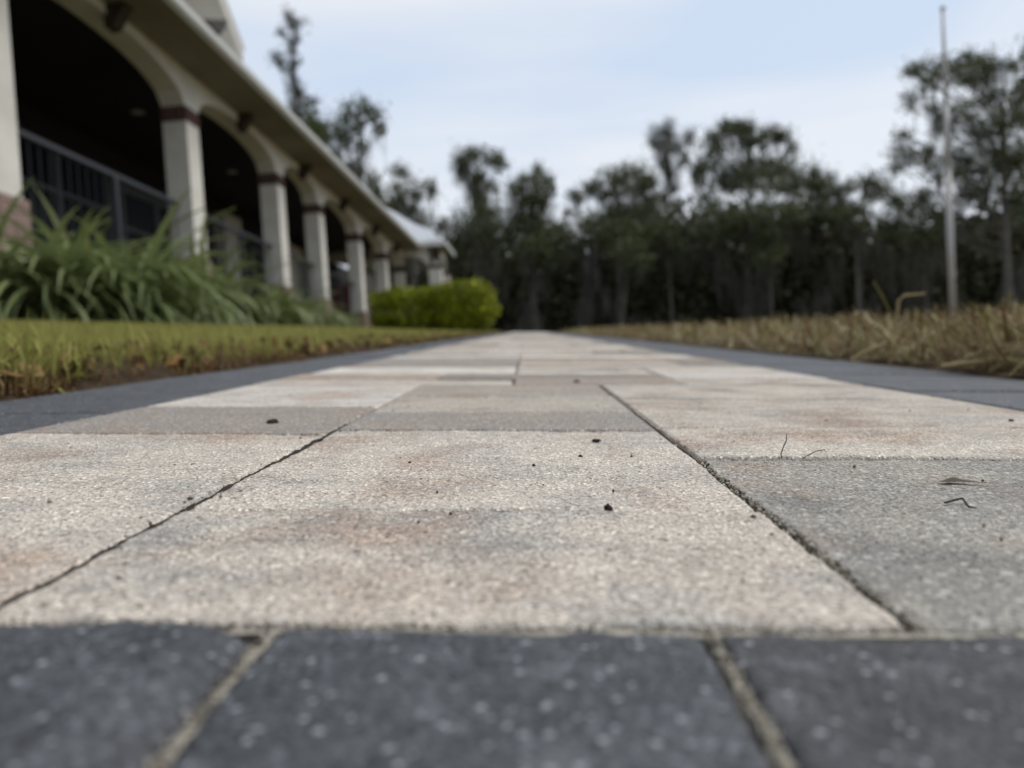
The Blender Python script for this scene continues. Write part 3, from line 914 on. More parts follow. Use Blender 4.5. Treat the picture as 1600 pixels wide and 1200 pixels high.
for (x, y) in pc:
    c = MB().box(x - .42, x, y, y + .42, 1.4, 3.62).build('column', MAT['stucco'], pav, PO)
    MB().box(x - .45, x + .03, y - .03, y + .45, 3.62, 3.72).build('cap', MAT['brick'], c, PO)
    MB().box(x - .47, x + .05, y - .05, y + .47, .8, 1.4).build('pedestal', MAT['brick'], c, PO)
pav_arch(-5.6, -3.62, 25.15, 25.15); pav_arch(-9.1, -6.02, 25.15, 25.15)
pav_arch(-3.25, -3.25, 25.52, 27.0)
MB().box(px0 + .3, px1 - .4, py0 + .3, py1 - .4, .8, 1.36).build('floor', MAT['porch_floor'], pav, PO)

# dark red chair glimpsed on the porch
cy, cz = 20.9, ZF
ch = thing('porch_chair', BX * -5.15 + BY * 19.65 + np.array([0, 0, ZF]), 'dark red high backed chair on the porch behind the railing', 'chair', rz=-az)
MB().box(-.26, .26, -.24, .24, .42, .47).build('seat', MAT['red'], ch)
MB().box(-.26, .26, .20, .25, .475, 1.18).build('backrest', MAT['red'], ch)
for a in (-.23, .19):
    for b in (-.22, .18):
        MB().box(a, a + .04, b, b + .04, 0, .418).build('leg', MAT['red'], ch)
for a in (-.31, .262):
    MB().box(a, a + .05, -.22, .198, .60, .64).build('armrest', MAT['red'], ch)

# ------------------------------------------------------------------ flagpole
fp_b = P(1490, 520, 16.0); fp_t = P(1473, 16, 16.0)
gzf = float(ground(fp_b[0], fp_b[1]))
ax_v = (fp_t - fp_b); s_ = (gzf - fp_b[2]) / ax_v[2]
fb0 = fp_b + ax_v * s_
pole = thing('flagpole', fb0, 'tall bare grey flagpole standing in front of the trees', 'flagpole')
tall = fp_t - fb0
c1, c2 = 0.50, 0.71
def seg(a, b, r0, r1): return MB().tube([tall * a, tall * b], [r0, r1], 14)
seg(0, c1, .068, .064).build('lower_section', MAT['pole'], pole, smooth=True)
seg(c1, c2, .056, .050).build('middle_section', MAT['pole'], pole, smooth=True)
seg(c2, 1.0, .042, .034).build('upper_section', MAT['pole'], pole, smooth=True)
MB().tube([tall * (c1 - .006), tall * (c1 + .006)], .080, 14).build('collar', MAT['lamp'], pole)
MB().tube([tall * (c2 - .004), tall * (c2 + .004)], .066, 14).build('collar', MAT['lamp'], pole)
MB().tube([tall, tall * 1.006, tall * 1.012], [.04, .06, .04], 14).build('truck', MAT['pole'], pole)
MB().box(.066, .11, -.015, .015, 1.1, 1.25).build('cleat', MAT['pole'], pole)
MB().tube([(0, 0, 0), (0, 0, .04), (0, 0, .10)], [.22, .22, .11], 14).build('base_flange', MAT['pole'], pole)

# ------------------------------------------------------------------ trees
def tree(name, label, d, base_px, clumps, leafmat, leaf=0.16, dens=2.4, trunk_r=0.22, spread=1.0, moss=0.0, seed=1, group=None, trunk_top=None, trunk=None):
    """crown from clumps seen at (px,py,rx,ry); each clump has real depth, limbs reach it from the trunk"""
    rg = np.random.default_rng(seed)
    bp = P(base_px, 520, d)
    base = np.array([bp[0], bp[1], float(ground(bp[0], bp[1])) - .05])
    t = thing(name, base, label, 'tree', group)
    top_py = min(c[1] for c in clumps) if trunk_top is None else trunk_top
    tp_x = np.average([c[0] for c in clumps if c[1] <= top_py + 40]) if trunk is None else trunk
    tipp = P(tp_x, top_py + 10, d)
    mid = (base + tipp) / 2 + rg.normal(size=3) * np.array([.3, .3, 0])
    n = 9
    spine = [base * (1 - s) ** 2 + 2 * s * (1 - s) * mid + tipp * s * s for s in np.linspace(0, 1, n)]
    wood = MB().tube([p - base for p in spine], [trunk_r * (1.25 if i == 0 else 1) * (1 - .82 * i / (n - 1)) for i in range(n)], 7)
    wood.build('trunk', MAT['bark'], t, smooth=True)
    limbs = MB()
    cs, ss = [], []
    mcs = []
    px2m = d / F
    full = []
    for (x, y, rx, ry) in clumps:
        full.append((x, y, rx * 1.12, ry * 1.28))
        full.append((x + rg.uniform(-1, 1) * rx, y + rg.uniform(.2, 1.3) * ry, rx * .6, ry * .65))
    for (x, y, rx, ry) in full:
        c0 = P(x, y, d)
        dp = rg.normal() * max(rx, 14) * px2m * 1.3 * spread
        c0 = c0 * (1 + dp / d)
        hgt = (c0[2] - base[2]) / max(tipp[2] - base[2], .1)
        s = min(max(hgt - .18, .15), .97)
        st = base * (1 - s) ** 2 + 2 * s * (1 - s) * mid + tipp * s * s
        m2 = (st + c0) / 2 + np.array([0, 0, -.12 * abs(c0[0] - st[0])]) + rg.normal(size=3) * .12
        limbs.tube([st - base, m2 - base, c0 - base], [trunk_r * .22 * (1 - .6 * s), trunk_r * .12, trunk_r * .03], 5)
        R = np.array([rx * px2m, max(rx, ry) * px2m * 1.1, ry * px2m])
        for _ in range(3):
            e = c0 + rg.normal(size=3) * R * .6
            limbs.tube([c0 * .7 + m2 * .3 - base, (c0 + e) / 2 + rg.normal(size=3) * .06 - base, e - base], [trunk_r * .05, trunk_r * .035, trunk_r * .01], 4)
        # sub-clumps make the outline ragged
        nsub = max(4, int(rx * ry / 16))
        q = rg.normal(size=(nsub, 3)); q /= np.linalg.norm(q, axis=1)[:, None]
        q *= rg.uniform(0, 1, (nsub, 1)) ** .45
        sub = c0 + q * R
        cnt = max(6, int(2.9 * dens * math.pi * rx * ry * px2m ** 2 / (leaf * leaf * .55) / nsub))
        for sc_ in sub:
            k = cnt
            pts = sc_ + rg.normal(size=(k, 3)) * (R * .34 + .07) * np.where(rg.uniform(0, 1, (k, 1)) > .93, 1.6, 1.0)
            cs.append(pts); ss.append(rg.uniform(.7, 1.6, k) * leaf)
        if moss and rg.uniform() < moss:
            for _ in range(int(1 + rx / 12)):
                mcs.append(c0 + rg.uniform(-1, 1, 3) * R * np.array([.9, .9, .3]) - np.array([0, 0, R[2] * .5]))
    limbs.build('limbs', MAT['bark'], t)
    C = np.concatenate(cs) - base
    v, f = leaf_quads(C, np.concatenate(ss), rg)
    cro = link('crown', mesh_np('crown', v, f), leafmat, t)
    if mcs:
        B = np.array(mcs) - base
        reps = 7
        B = np.repeat(B, reps, 0) + rg.normal(size=(len(B) * reps, 3)) * np.array([.16, .16, .2])
        N = len(B)
        v, f = ribbons(B, rg.uniform(0, 6.28, N), rg.uniform(.5, 1.7, N), rg.uniform(.03, .09, N), np.full(N, math.pi), rg.normal(size=N) * .25, 3)
        link('hanging_moss', mesh_np('hanging_moss', v, f), MAT['moss'], t, kind='stuff')
    return t

TG = 'trees at the edge of the wood'
tree('dead_topped_pine', 'tall thin dead topped tree rising alone above the porch roof', 44, 470,
     [(451, 26, 5, 9), (456, 36, 5, 8), (470, 38, 12, 2.5), (461, 58, 6, 7), (443, 50, 6, 5), (457, 76, 4, 9), (430, 88, 8, 6), (437, 96, 7, 4), (446, 105, 6, 4), (463, 96, 5, 5), (459, 120, 4, 8),
      (463, 140, 9, 11), (467, 156, 9, 9), (462, 172, 12, 10), (486, 160, 10, 5), (475, 190, 12, 12), (480, 215, 14, 14), (470, 250, 18, 16)], MAT['cypress'], .13, 1.5, .15, .5, 0, 11, trunk=452, trunk_top=14)
tree('oak_tree', 'loose crowned oak behind the eave with one yellowish branch', 40, 560,
     [(500, 215, 8, 12), (520, 202, 13, 12), (545, 178, 12, 12), (567, 168, 12, 11), (588, 180, 10, 12), (560, 196, 14, 10), (592, 203, 10, 7), (533, 216, 14, 12), (524, 240, 10, 12), (562, 226, 10, 8),
      (545, 265, 16, 11), (578, 285, 14, 12), (548, 292, 14, 8), (590, 305, 12, 12), (556, 320, 20, 14), (600, 330, 16, 12)], MAT['oak'], .15, 1.9, .24, 1, .2, 12)
tree('yellowing_oak', 'small yellow green tree top just above the gutter', 36, 480, [(489, 188, 9, 15), (497, 206, 8, 12), (484, 210, 10, 12), (490, 235, 14, 14), (500, 262, 14, 14)], MAT['yellow_oak'], .14, 2.2, .14, 1, 0, 13)
tree('oak_tree', 'sparse oak right of the eave above the pavilion roof', 46, 640,
     [(626, 268, 12, 9), (648, 297, 16, 10), (622, 300, 14, 11), (671, 292, 8, 6), (676, 300, 5, 10), (640, 322, 18, 9), (612, 320, 12, 10), (664, 345, 16, 7), (690, 348, 10, 9), (628, 345, 20, 12)], MAT['oak'], .15, 1.9, .2, 1, .2, 14, TG)
tree('oak_tree', 'tall open oak left of the gap with a forked clumpy top', 48, 752,
     [(726, 244, 11, 13), (741, 238, 11, 8), (766, 247, 15, 7), (781, 252, 9, 9), (719, 265, 10, 12), (735, 280, 13, 9), (752, 272, 6, 7), (745, 300, 11, 12), (766, 294, 10, 8), (752, 322, 16, 12),
      (745, 348, 30, 20), (722, 375, 26, 22)], MAT['oak'], .15, 2.3, .24, 1, .3, 15, TG)
tree('oak_tree', 'dense dark oak with a pointed top just left of the sky gap', 50, 830,
     [(819, 284, 20, 9), (840, 272, 7, 10), (856, 290, 8, 13), (810, 306, 17, 13), (846, 312, 10, 16), (826, 334, 28, 18), (812, 365, 42, 22), (850, 385, 40, 20)], MAT['oak'], .16, 2.6, .26, 1, .3, 16, TG)
tree('live_oak', 'broad round topped mossy oak right of the sky gap', 50, 965,
     [(903, 303, 12, 7), (928, 287, 17, 8), (962, 274, 22, 8), (990, 268, 16, 10), (1010, 282, 14, 11), (985, 298, 32, 12), (948, 304, 14, 5), (1002, 328, 36, 20), (962, 338, 26, 13), (886, 330, 6, 4),
      (920, 356, 24, 14), (985, 365, 46, 18), (1030, 352, 22, 16)], MAT['oak'], .16, 2.3, .3, 1, .8, 17, TG)
tree('cypress_tree', 'tall grey feathery cypress behind the broad mossy oak', 56, 1042,
     [(1028, 207, 12, 9), (1046, 201, 12, 9), (1076, 210, 8, 11), (1040, 224, 16, 12), (1062, 232, 12, 11), (1033, 245, 11, 12), (1068, 250, 7, 8), (1044, 265, 9, 13), (1050, 290, 10, 10), (1036, 305, 8, 10)], MAT['cypress'], .13, 1.5, .2, 1, .5, 18, TG, trunk=1042)
tree('layered_oak', 'tall dark oak with flat layered foliage near the middle of the wood', 48, 1165,
     [(1130, 205, 18, 10), (1152, 196, 16, 8), (1168, 202, 12, 7), (1202, 205, 18, 6), (1224, 213, 14, 6), (1118, 226, 18, 10), (1160, 221, 18, 9), (1195, 222, 12, 7), (1236, 228, 6, 10),
      (1108, 254, 20, 9), (1160, 263, 42, 11), (1210, 260, 32, 11), (1236, 275, 18, 11), (1140, 282, 36, 11), (1092, 275, 9, 12), (1198, 286, 36, 10), (1240, 296, 14, 9), (1100, 310, 12, 12), (1180, 338, 60, 16), (1120, 345, 30, 16), (1235, 330, 20, 14)],
     MAT['oak'], .16, 2.2, .3, .9, .5, 19, TG)
tree('small_oak', 'small pointed dark tree beside the layered oak', 52, 1278, [(1275, 268, 9, 9), (1290, 284, 14, 10), (1265, 286, 11, 9), (1280, 305, 22, 10), (1290, 335, 24, 14), (1262, 350, 20, 14)], MAT['oak'], .16, 2.4, .2, 1, .5, 20, TG)
tree('live_oak', 'round topped oak with a window of sky under its crown', 48, 1342,
     [(1318, 294, 18, 7), (1350, 286, 17, 8), (1376, 296, 17, 9), (1398, 312, 14, 9), (1308, 313, 13, 12), (1404, 334, 14, 14), (1326, 334, 9, 8), (1395, 358, 22, 8), (1330, 362, 22, 10), (1300, 340, 10, 14)], MAT['oak'], .16, 2.3, .2, .8, .5, 21, TG)
tree('tall_oak', 'largest tree at the right with open spreading crown and straight grey trunk', 40, 1578,
     [(1420, 112, 18, 6), (1446, 107, 15, 8), (1480, 103, 22, 9), (1520, 94, 26, 9), (1513, 86, 5, 6), (1546, 105, 18, 8), (1576, 102, 12, 6), (1455, 125, 13, 7), (1500, 120, 18, 10), (1532, 124, 26, 9), (1592, 145, 16, 14),
      (1424, 156, 12, 9), (1414, 209, 14, 4), (1455, 168, 10, 7), (1466, 182, 8, 8), (1500, 172, 20, 11), (1542, 150, 16, 10), (1478, 198, 16, 8), (1532, 198, 24, 12), (1572, 190, 22, 14),
      (1400, 250, 9, 13), (1424, 244, 19, 9), (1452, 236, 12, 10), (1456, 268, 14, 10), (1500, 236, 14, 12), (1498, 262, 14, 9), (1542, 248, 30, 20), (1585, 240, 24, 14), (1594, 300, 18, 22), (1448, 302, 14, 9), (1530, 290, 34, 16), (1426, 320, 16, 9), (1470, 330, 30, 12)],
     MAT['oak'], .14, 1.9, .26, .8, .5, 22, TG, trunk=1568)
tree('tall_oak', 'tree cut by the right edge of the picture', 43, 1640, [(1602, 85, 8, 7), (1625, 70, 25, 14), (1612, 120, 16, 14), (1640, 130, 30, 25), (1610, 180, 14, 20), (1650, 210, 40, 30), (1615, 260, 20, 20), (1625, 330, 30, 30)], MAT['oak'], .15, 2.0, .3, .9, .4, 23, TG)
# slim understorey trees whose grey trunks show against the dark wood
def slim(label, d, bx, tx, ty, lean, seed, r=.11):
    tree('slim_tree', label, d, bx, [(tx, ty, 16, 9), (tx - 16, ty + 14, 14, 8), (tx + 15, ty + 18, 13, 8), (tx + 3, ty + 30, 16, 9)], MAT['oak'], .16, 1.8, r, .7, .6, seed, 'slim understorey trees')
slim('slim grey trunk under the window of sky', 42, 1344, 1338, 322, 0, 31, .13)
slim('slim pale trunk below the feathery cypress', 46, 1048, 1040, 360, 0, 32)
slim('slim trunk below the layered oak', 45, 1205, 1198, 372, 0, 33)
slim('leaning slim trunk beneath the broad mossy oak', 44, 962, 985, 380, 0, 34)
slim('slim trunk beneath the dense dark oak', 47, 842, 838, 378, 0, 35)
slim('slim trunk near the flagpole', 44, 1452, 1446, 352, 0, 36)

# the dim wood behind and below the crowns, one mass
def undergrowth():
    rg = np.random.default_rng(5)
    N = 52000
    px = rg.uniform(560, 1780, N)
    d = rg.uniform(52, 66, N)
    edge = np.interp(px, [560, 690, 760, 870, 900, 1000, 1080, 1250, 1300, 1420, 1600, 1780], [392, 390, 378, 394, 388, 362, 352, 352, 368, 374, 336, 305])
    nz_ = np.array([mnoise.noise(Vector((a * .035, b * .2, 0))) for a, b in zip(px, d)])
    hor = 581 - .065 * (px - 800)
    topz = (hor - edge) / F * d * (1 + .30 * nz_)
    z = topz * rg.uniform(0, 1, N) ** .75
    x = np.array([P(a, 560, b)[0] for a, b in zip(px, d)])
    C = np.stack([x, d, z + .3], 1)
    v, f = leaf_quads(C, rg.uniform(.3, .75, N), rg, 0, .7)
    link('wood_undergrowth', mesh_np('wood_undergrowth', v, f), MAT['thicket'], kind='stuff', label='dim tangled undergrowth filling the wood below the crowns')
    # hanging moss and grey stems in front of it
    K = 2600
    px = rg.uniform(690, 1600, K); d = rg.uniform(46, 52, K)
    x = np.array([P(a, 560, b)[0] for a, b in zip(px, d)])
    z = rg.uniform(2.0, 8.0, K)
    keep = np.array([mnoise.noise(Vector((a * .02, c * .3, 4.0))) > 0.08 for a, c in zip(px, z)])
    B = np.stack([x, d, z], 1)[keep]
    B = np.repeat(B, 4, 0) + rg.normal(size=(len(B) * 4, 3)) * .2
    n = len(B)
    v, f = ribbons(B, rg.uniform(0, 6.28, n), rg.uniform(.5, 1.9, n), rg.uniform(.03, .10, n), np.full(n, math.pi), rg.normal(size=n) * .3, 3)
    link('moss_curtain', mesh_np('moss_curtain', v, f), MAT['moss'], kind='stuff', label='grey moss hanging in the shade of the wood')
undergrowth()
def backwood():
    """the far side of the wood"""
    rg = np.random.default_rng(6)
    N = 60000
    x = rg.uniform(-70, 75, N); y = rg.uniform(68, 84, N)
    top = np.array([9.6 + 3.0 * mnoise.noise(Vector((a * .12, 0, 9.0))) for a in x])
    z = top * rg.uniform(0, 1, N) ** .8 + .3
    v, f = leaf_quads(np.stack([x, y, z], 1), rg.uniform(.6, 1.3, N), rg, 0, .75)
    link('distant_wood', mesh_np('distant_wood', v, f), MAT['thicket'], kind='stuff', label='far side of the wood closing the view')
backwood()

# ------------------------------------------------------------------ hedge shrubs
def shrub(label, px, d, wpx, hpx, box, seed, n=15000):
    rg = np.random.default_rng(seed)
    u = (px - 824) / F * d
    c = np.array([u, d, float(ground(u, d)) - .01])
    rx, rz_ = wpx / 2 / F * d, hpx / F * d
    t = thing('hedge_shrub', c, label, 'shrub', 'yellow green shrubs beside the path')
    q = rg.normal(size=(n, 3)); q /= np.linalg.norm(q, axis=1)[:, None]
    q = np.sign(q) * np.abs(q) ** box
    q *= (rg.uniform(0, 1, (n, 1)) ** .22) * np.where(rg.uniform(0, 1, (n, 1)) > .9, rg.uniform(1, 1.14, (n, 1)), 1)
    wob = np.array([1 + .16 * mnoise.noise(Vector(tuple(p * 2.2 + seed))) + .08 * mnoise.noise(Vector(tuple(p * 6 + seed))) for p in q])[:, None]
    q = q * wob
    pts = q * np.array([rx, rx * .95, rz_ * .52]) + np.array([0, 0, rz_ * .50])
    pts = pts[pts[:, 2] > .01]
    v, f = leaf_quads(pts, rg.uniform(.026, .05, len(pts)), rg, 0, .6)
    link('foliage', mesh_np('foliage', v, f), MAT['hedge'], t)
    st = MB()
    for _ in range(14):
        a = rg.uniform(0, 6.28); r = rg.uniform(.2, .75)
        e = np.array([math.cos(a) * rx * r, math.sin(a) * rx * r, rz_ * rg.uniform(.5, .85)])
        st.tube([(0, 0, 0), e * np.array([.35, .35, .5]), e], [.012, .008, .003], 5)
    st.build('stems', MAT['bark'], t)
shrub('low boxy yellow green shrub, left one of the pair by the path', 648, 8.3, 126, 65, .6, 3)
shrub('rounder taller yellow green shrub at the path edge', 730, 8.0, 98, 80, .8, 4)

# ------------------------------------------------------------------ strap leaved plants in the bed
def strap_leaf(rg, L_, w, bend, th, segs=8):
    v, f = ribbons(np.zeros((1, 3)), np.zeros(1), np.array([L_]), np.array([w]), np.array([th]), np.array([bend]), segs, tip=.05)
    v = v.reshape(segs + 1, 2, 3)
    midl = v.mean(1) + np.array([0, 0, -.12 * w])       # a shallow keel
    vv = np.stack([v[:, 0], midl, v[:, 1]], 1).reshape(-1, 3)
    i = np.arange((segs + 1) * 3).reshape(segs + 1, 3)
    ff = np.concatenate([np.stack([i[:-1, k], i[:-1, k + 1], i[1:, k + 1], i[1:, k]], 1) for k in (0, 1)])
    return vv, ff
rgp = np.random.default_rng(21)
leaf_protos = []
for k in range(14):
    v, f = strap_leaf(rgp, rgp.uniform(.95, 1.35), rgp.uniform(.07, .11), rgp.uniform(.5, 2.7), rgp.uniform(.0, .3))
    leaf_protos.append(mesh_np('leaf', v, f, True))
    leaf_protos[-1].materials.append(MAT['strap_leaf'])
def strap_plant(label, px, d, scale, n, individual, group, lateral=-3.05):
    u = (px - 824) / F * d
    base = np.array([u, d, float(ground(u, d))])
    t = thing('strap_leaved_plant', base, label, 'plant', group)
    mb_v, mb_f, c = [], [], 0
    for k in range(n):
        a = rgp.uniform(0, 6.283); s = scale * rgp.uniform(.7, 1.12)
        tilt = abs(rgp.normal()) * .35
        o3 = Matrix.Translation((rgp.normal() * .10 * scale, rgp.normal() * .10 * scale, 0)) @ Matrix.Rotation(a, 4, 'Z') @ Matrix.Rotation(tilt, 4, 'Y') @ Matrix.Scale(s, 4)
        if individual:
            o = link('leaf', leaf_protos[rgp.integers(14)], None, t)
            o.matrix_local = o3
        else:
            me = leaf_protos[rgp.integers(14)]
            vv = np.array([o3 @ v.co for v in me.vertices]); ff = np.array([list(p.vertices) for p in me.polygons])
            mb_v.append(vv); mb_f.append(ff + c); c += len(vv)
    if not individual:
        link('leaves', mesh_np('leaves', np.concatenate(mb_v), np.concatenate(mb_f), True), MAT['strap_leaf'], t)
PG = 'strap leaved plants along the porch bed'
strap_plant('strap leaved plant cut by the left edge, below the brick pedestal', -35, 5.3, .86, 130, True, PG)
strap_plant('big strap leaved plant with tall upright blades, left part of the bed', 85, 5.6, .92, 170, True, PG)
strap_plant('big drooping strap leaved plant left of the second column', 205, 5.8, .9, 170, True, PG)
strap_plant('strap leaved plant behind the big ones at the porch wall', 140, 6.6, 1.0, 130, False, PG)
strap_plant('strap leaved plant at the foot of the second column', 318, 7.4, .86, 100, False, PG)
strap_plant('strap leaved plant just right of the second column', 385, 8.4, .80, 100, False, PG)
strap_plant('strap leaved plant below the railing before the third column', 432, 9.6, .74, 90, False, PG)
strap_plant('strap leaved plant in front of the third column', 474, 10.8, .70, 90, False, PG)
strap_plant('small strap leaved plant in front of the fourth column', 508, 12.2, .5, 60, False, PG)
strap_plant('smallest strap leaved plant at the far end of the bed', 540, 13.6, .46, 60, False, PG)

# ------------------------------------------------------------------ grass and straw
def scatter(n, xf, y0, y1, power=1.6):
    """points thinning out with distance"""
    t = rng.uniform(0, 1, n)
    y = (y0 ** (1 - power) + t * (y1 ** (1 - power) - y0 ** (1 - power))) ** (1 / (1 - power))
    x = xf(n, y)
    return x, y
def blades(name, mat, x, y, lmin, lmax, wmin, wmax, lean, bend, segs, label, lift=0.0, grow=True, headf=None):
    n = len(x)
    z = ground(x, y) + lift
    B = np.stack([x, y, z], 1)
    k = np.clip(y / 2.0, 1, 4) if grow else np.ones(n)
    v, f = ribbons(B, rng.uniform(0, 6.28, n) if headf is None else headf(n), rng.uniform(lmin, lmax, n), rng.uniform(wmin, wmax, n) * k, np.abs(rng.normal(size=n)) * lean, rng.normal(size=n) * bend, segs)
    return link(name, mesh_np(name, v, f), mat, kind='stuff', label=label)
x, y = scatter(110000, lambda n, y: -0.392 - (2.75) * rng.uniform(0, 1, n) ** 1.15, .25, 13.0, 1.5)
blades('lawn_grass', MAT['grass'], x, y, .014, .034, .0014, .0026, .75, .8, 2, 'short olive green lawn beside the path', -.004)
x, y = scatter(26000, lambda n, y: -0.378 - .055 * rng.uniform(0, 1, n) ** 2, .25, 12.0, 1.7)
x = x + .022 * np.array([mnoise.noise(Vector((b * 7, 1.0, 0))) + .6 * mnoise.noise(Vector((b * 23, 5.0, 0))) for b in y])
blades('cut_sod_edge', MAT['thatch'], x, y, .006, .020, .0008, .0026, 1.2, 1.6, 3, 'ragged brown roots and thatch along the cut lawn edge', -.006)
xx, yy2 = scatter(1300, lambda n, y: -0.385 - .05 * rng.uniform(0, 1, n), .25, 8.0, 1.7)
kk = np.array([mnoise.noise(Vector((b * 9, 2.0, 7.0))) > -.05 for b in yy2])
blades('edge_blades', MAT['grass'], xx[kk], yy2[kk], .02, .055, .0015, .003, .9, 1.3, 4, 'longer grass blades flopping over the lawn edge', .0, True, lambda n: rng.normal(size=n) * 1.0)
# dead leaves and clods at the sod edge
def litter():
    n = 900
    y = .3 + rng.uniform(0, 1, n) ** 2 * 8
    x = -.385 - .09 * rng.uniform(0, 1, n) ** 1.5
    C = np.stack([x, y, ground(x, y) + .004 + .008 * rng.uniform(0, 1, n)], 1)
    v, f = leaf_quads(C, rng.uniform(.006, .026, n), rng, .4, .7)
    link('leaf_litter', mesh_np('leaf_litter', v, f), MAT['thatch'], kind='stuff', label='dead brown leaf bits along the lawn edge')
litter()
x, y = scatter(24000, lambda n, y: .500 + 1.3 * rng.uniform(0, 1, n) ** 1.25, .35, 12.0, 1.7)
n = len(x)
hp = (np.minimum(.064, (x - .475) * .8) + .004 * np.exp(-((y - .95) / .35) ** 2) * np.clip((x - .52) * 8, 0, 1)) * np.array([np.clip(.8 + 1.0 * mnoise.noise(Vector((a * 7, b * 5, 0))), .15, 1.15) for a, b in zip(x, y)]) * np.clip(1.1 - (y - 3) * .03, .5, 1)
z = ground(x, y) + hp * rng.uniform(.0, 1.0, n)
v, f = ribbons(np.stack([x, y, z], 1), rng.uniform(0, 6.28, n), rng.uniform(.03, .14, n), rng.uniform(.0012, .0050, n) * np.clip(y / 2.5, 1, 3), rng.uniform(.85, 2.0, n), rng.normal(size=n) * 1.3, 5)
keepz = v[:, 2] - T(v[:, 0], v[:, 1])
v[:, 2] = np.where(keepz < .002, T(v[:, 0], v[:, 1]) + .002 + np.abs(keepz) * .12, v[:, 2])
v[:, 2] = T(v[:, 0], v[:, 1]) + np.minimum(v[:, 2] - T(v[:, 0], v[:, 1]), .074 + .12 * np.maximum(0, v[:, 2] - T(v[:, 0], v[:, 1]) - .074))
link('dry_straw', mesh_np('dry_straw', v, f), MAT['straw'], kind='stuff', label='heaped dry straw and dead grass along the right edge of the path')
x, y = scatter(40000, lambda n, y: .9 + 9 * rng.uniform(0, 1, n), .8, 26.0, 1.15)
blades('field_grass', MAT['field'], x, y, .03, .07, .003, .006, .5, .8, 2, 'rough tan and green grass of the field on the right')

# single stalks that stand out of the straw
def stalk(label, pts_px, d, w, mat):
    pts = [P(a, b, d) for a, b in pts_px]
    base = pts[0]
    t = thing('grass_stalk', base, label, 'grass stalk', 'stray stalks on the right')
    MB().tube([p - base for p in pts], [w, w, w * .9, w * .6][:len(pts)], 5).build('stem', mat, t)
stalk('tall bent stalk hooking to the right above the straw', [(1400, 512), (1404, 470), (1412, 462), (1445, 459)], 1.0, .0022, MAT['straw'])
stalk('thin stalk leaning left out of the straw', [(1396, 500), (1380, 465), (1365, 440)], 1.25, .0020, MAT['field'])
stalk('upright green stalk at the foot of the large tree', [(1574, 520), (1575, 480), (1577, 455)], 1.05, .0024, MAT['field'])
stalk('long pale blade lying flat across the charcoal border', [(1470, 573), (1530, 565), (1570, 562), (1640, 566)], .80, .0028, MAT['straw'])
stalk('pale straw lying along the border edge below the stubble', [(1330, 563), (1350, 550), (1385, 536)], .92, .0022, MAT['straw'])

# ------------------------------------------------------------------ crumbs and twigs on the paving
def clod(label, px, py, wpx, hpx, seed, name='dirt_clod', cat='dirt clod', mat='clod'):
    import bmesh
    u, v = path_uv(px, py)
    s = wpx / F * v / 2
    bm = bmesh.new(); bmesh.ops.create_icosphere(bm, subdivisions=3, radius=1)
    for q in bm.verts:
        k = 1 + .45 * mnoise.noise(q.co * 1.7 + Vector((seed, 0, 0))) + .25 * mnoise.noise(q.co * 4.5 + Vector((0, seed, 0)))
        q.co = Vector((q.co.x * k * s, q.co.y * k * s, q.co.z * k * hpx / wpx * s + hpx / wpx * s * .75))
    me = bpy.data.meshes.new(name); bm.to_mesh(me); bm.free()
    o = link(name, me, MAT[mat], label=label, category=cat, group='crumbs of soil on the paving')
    o.matrix_world = PM @ Matrix.Translation((u, v, -.0003))
clod('black crumb of soil on the joint before the second centre paver', 950, 797, 13, 13, 1)
clod('flat dark crumb on the centre paver, above the black one', 932, 689, 13, 5, 2)
clod('dark crumb on the brown paver at the left', 425, 661, 20, 8, 3)
clod('greenish pebble beside the right joint', 1177, 809, 8, 7, 4, 'pebble', 'pebble', 'twig')
clod('tiny dark speck left on the centre joint', 704, 802, 5, 4, 5)
clod('small speck on the nearest centre paver, towards its right', 1160, 907, 8, 5, 6, mat='twig')
clod('tiny speck below the flat dark crumb', 907, 713, 6, 4, 7)
clod('tiny speck below and left of the flat dark crumb', 834, 727, 5, 4, 8)
clod('small crumb on the right pavers near the charcoal border', 1580, 658, 7, 5, 9)
clod('tiny speck on the nearest centre paver, under the black crumb', 952, 859, 6, 4, 10, mat='twig')
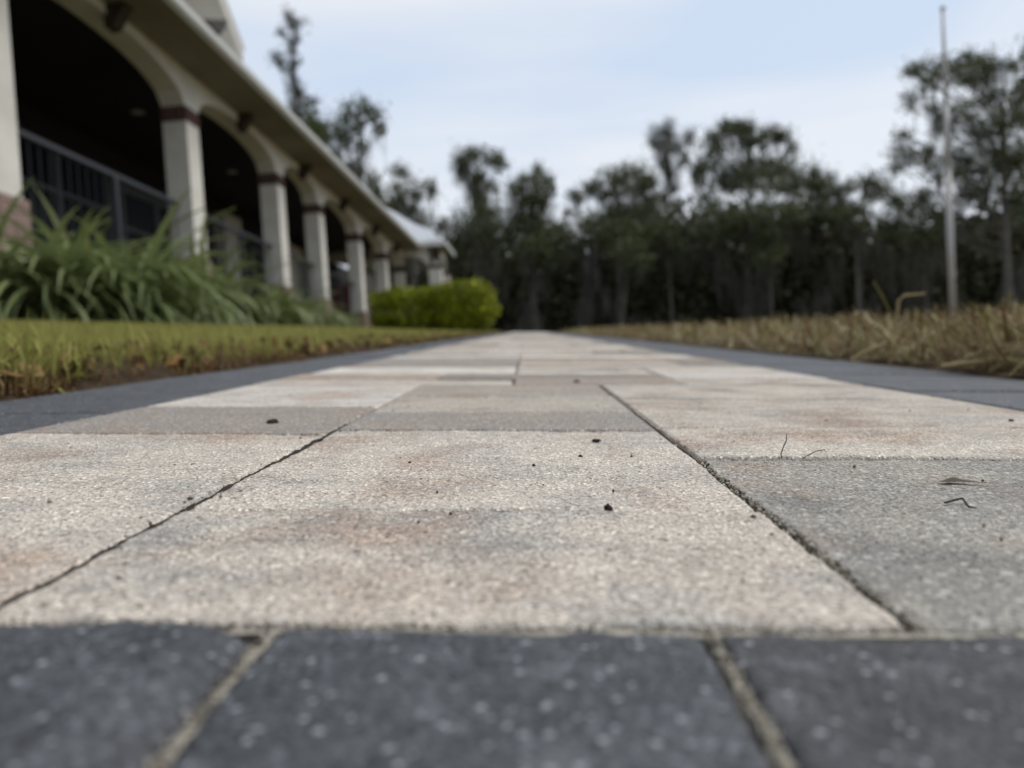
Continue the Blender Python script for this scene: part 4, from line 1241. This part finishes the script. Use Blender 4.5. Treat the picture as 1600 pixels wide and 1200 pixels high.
clod('small crumb far up the path on a pale paver', 901, 598, 9, 6, 11, mat='twig')
def twig(label, pts, r, name='twig', mat='twig'):
    """points: (px,py,height px) on the paving plane"""
    u0, v0 = path_uv(pts[0][0], pts[0][1])
    out = []
    for (a, b, h) in pts:
        u, v = path_uv(a, b)
        out.append((u - u0, v - v0, h / F * v0 + r * .8))
    o = MB().tube(out, [r] * (len(out) - 1) + [r * .4], 5).build(name, MAT[mat], label=label, category='twig', group='bits of root on the paving')
    o.matrix_world = PM @ Matrix.Translation((u0, v0, 0))
twig('thin upright rootlet standing on the right joint', [(1222, 717, 0), (1220, 717, 7), (1224, 717, 19), (1228, 717, 28), (1228, 717, 39)], .00022)
twig('curved rootlet lying beside the upright one', [(1254, 717, 0), (1266, 714, 4), (1276, 712, 7), (1288, 708, 5), (1292, 709, 1)], .0002)
twig('dark forked twig on the grey paver', [(1476, 787, 0), (1490, 784, 1), (1504, 784, 4), (1509, 790, 2), (1515, 794, 0), (1526, 795, 0)], .0003, mat='clod')
twig('fine brown hair of root on the far right pavers', [(1570, 676, 0), (1584, 671, 2), (1600, 671, 2)], .0002)
def dry_leaf():
    u, v = path_uv(1498, 754)
    k = v / F
    pts = [(-30, 0, .6), (-16, 2, 2.5), (-4, 4, 6), (8, 2, 3), (24, 0, 1.5), (46, -6, .4)]
    vs, f = [], []
    for i, (a, b, h) in enumerate(pts):
        w_ = [.6, 4, 6, 4, 2, .5][i]
        vs += [(a * k, (b - w_) * k * 2.0, max(h * .2, .3) * k), (a * k, b * k * 2.0, h * k), (a * k, (b + w_) * k * 2.0, max(h * .4, .3) * k)]
    for i in range(len(pts) - 1):
        for j in (0, 1):
            f.append([3 * i + j, 3 * i + j + 1, 3 * i + 4 + j, 3 * i + 3 + j])
    o = link('dry_leaf', mesh_np('dry_leaf', vs, f, True), MAT['twig'], label='shrivelled brown leaf lying on the grey paver', category='leaf')
    o.matrix_world = PM @ Matrix.Translation((u, v, .0002))
dry_leaf()
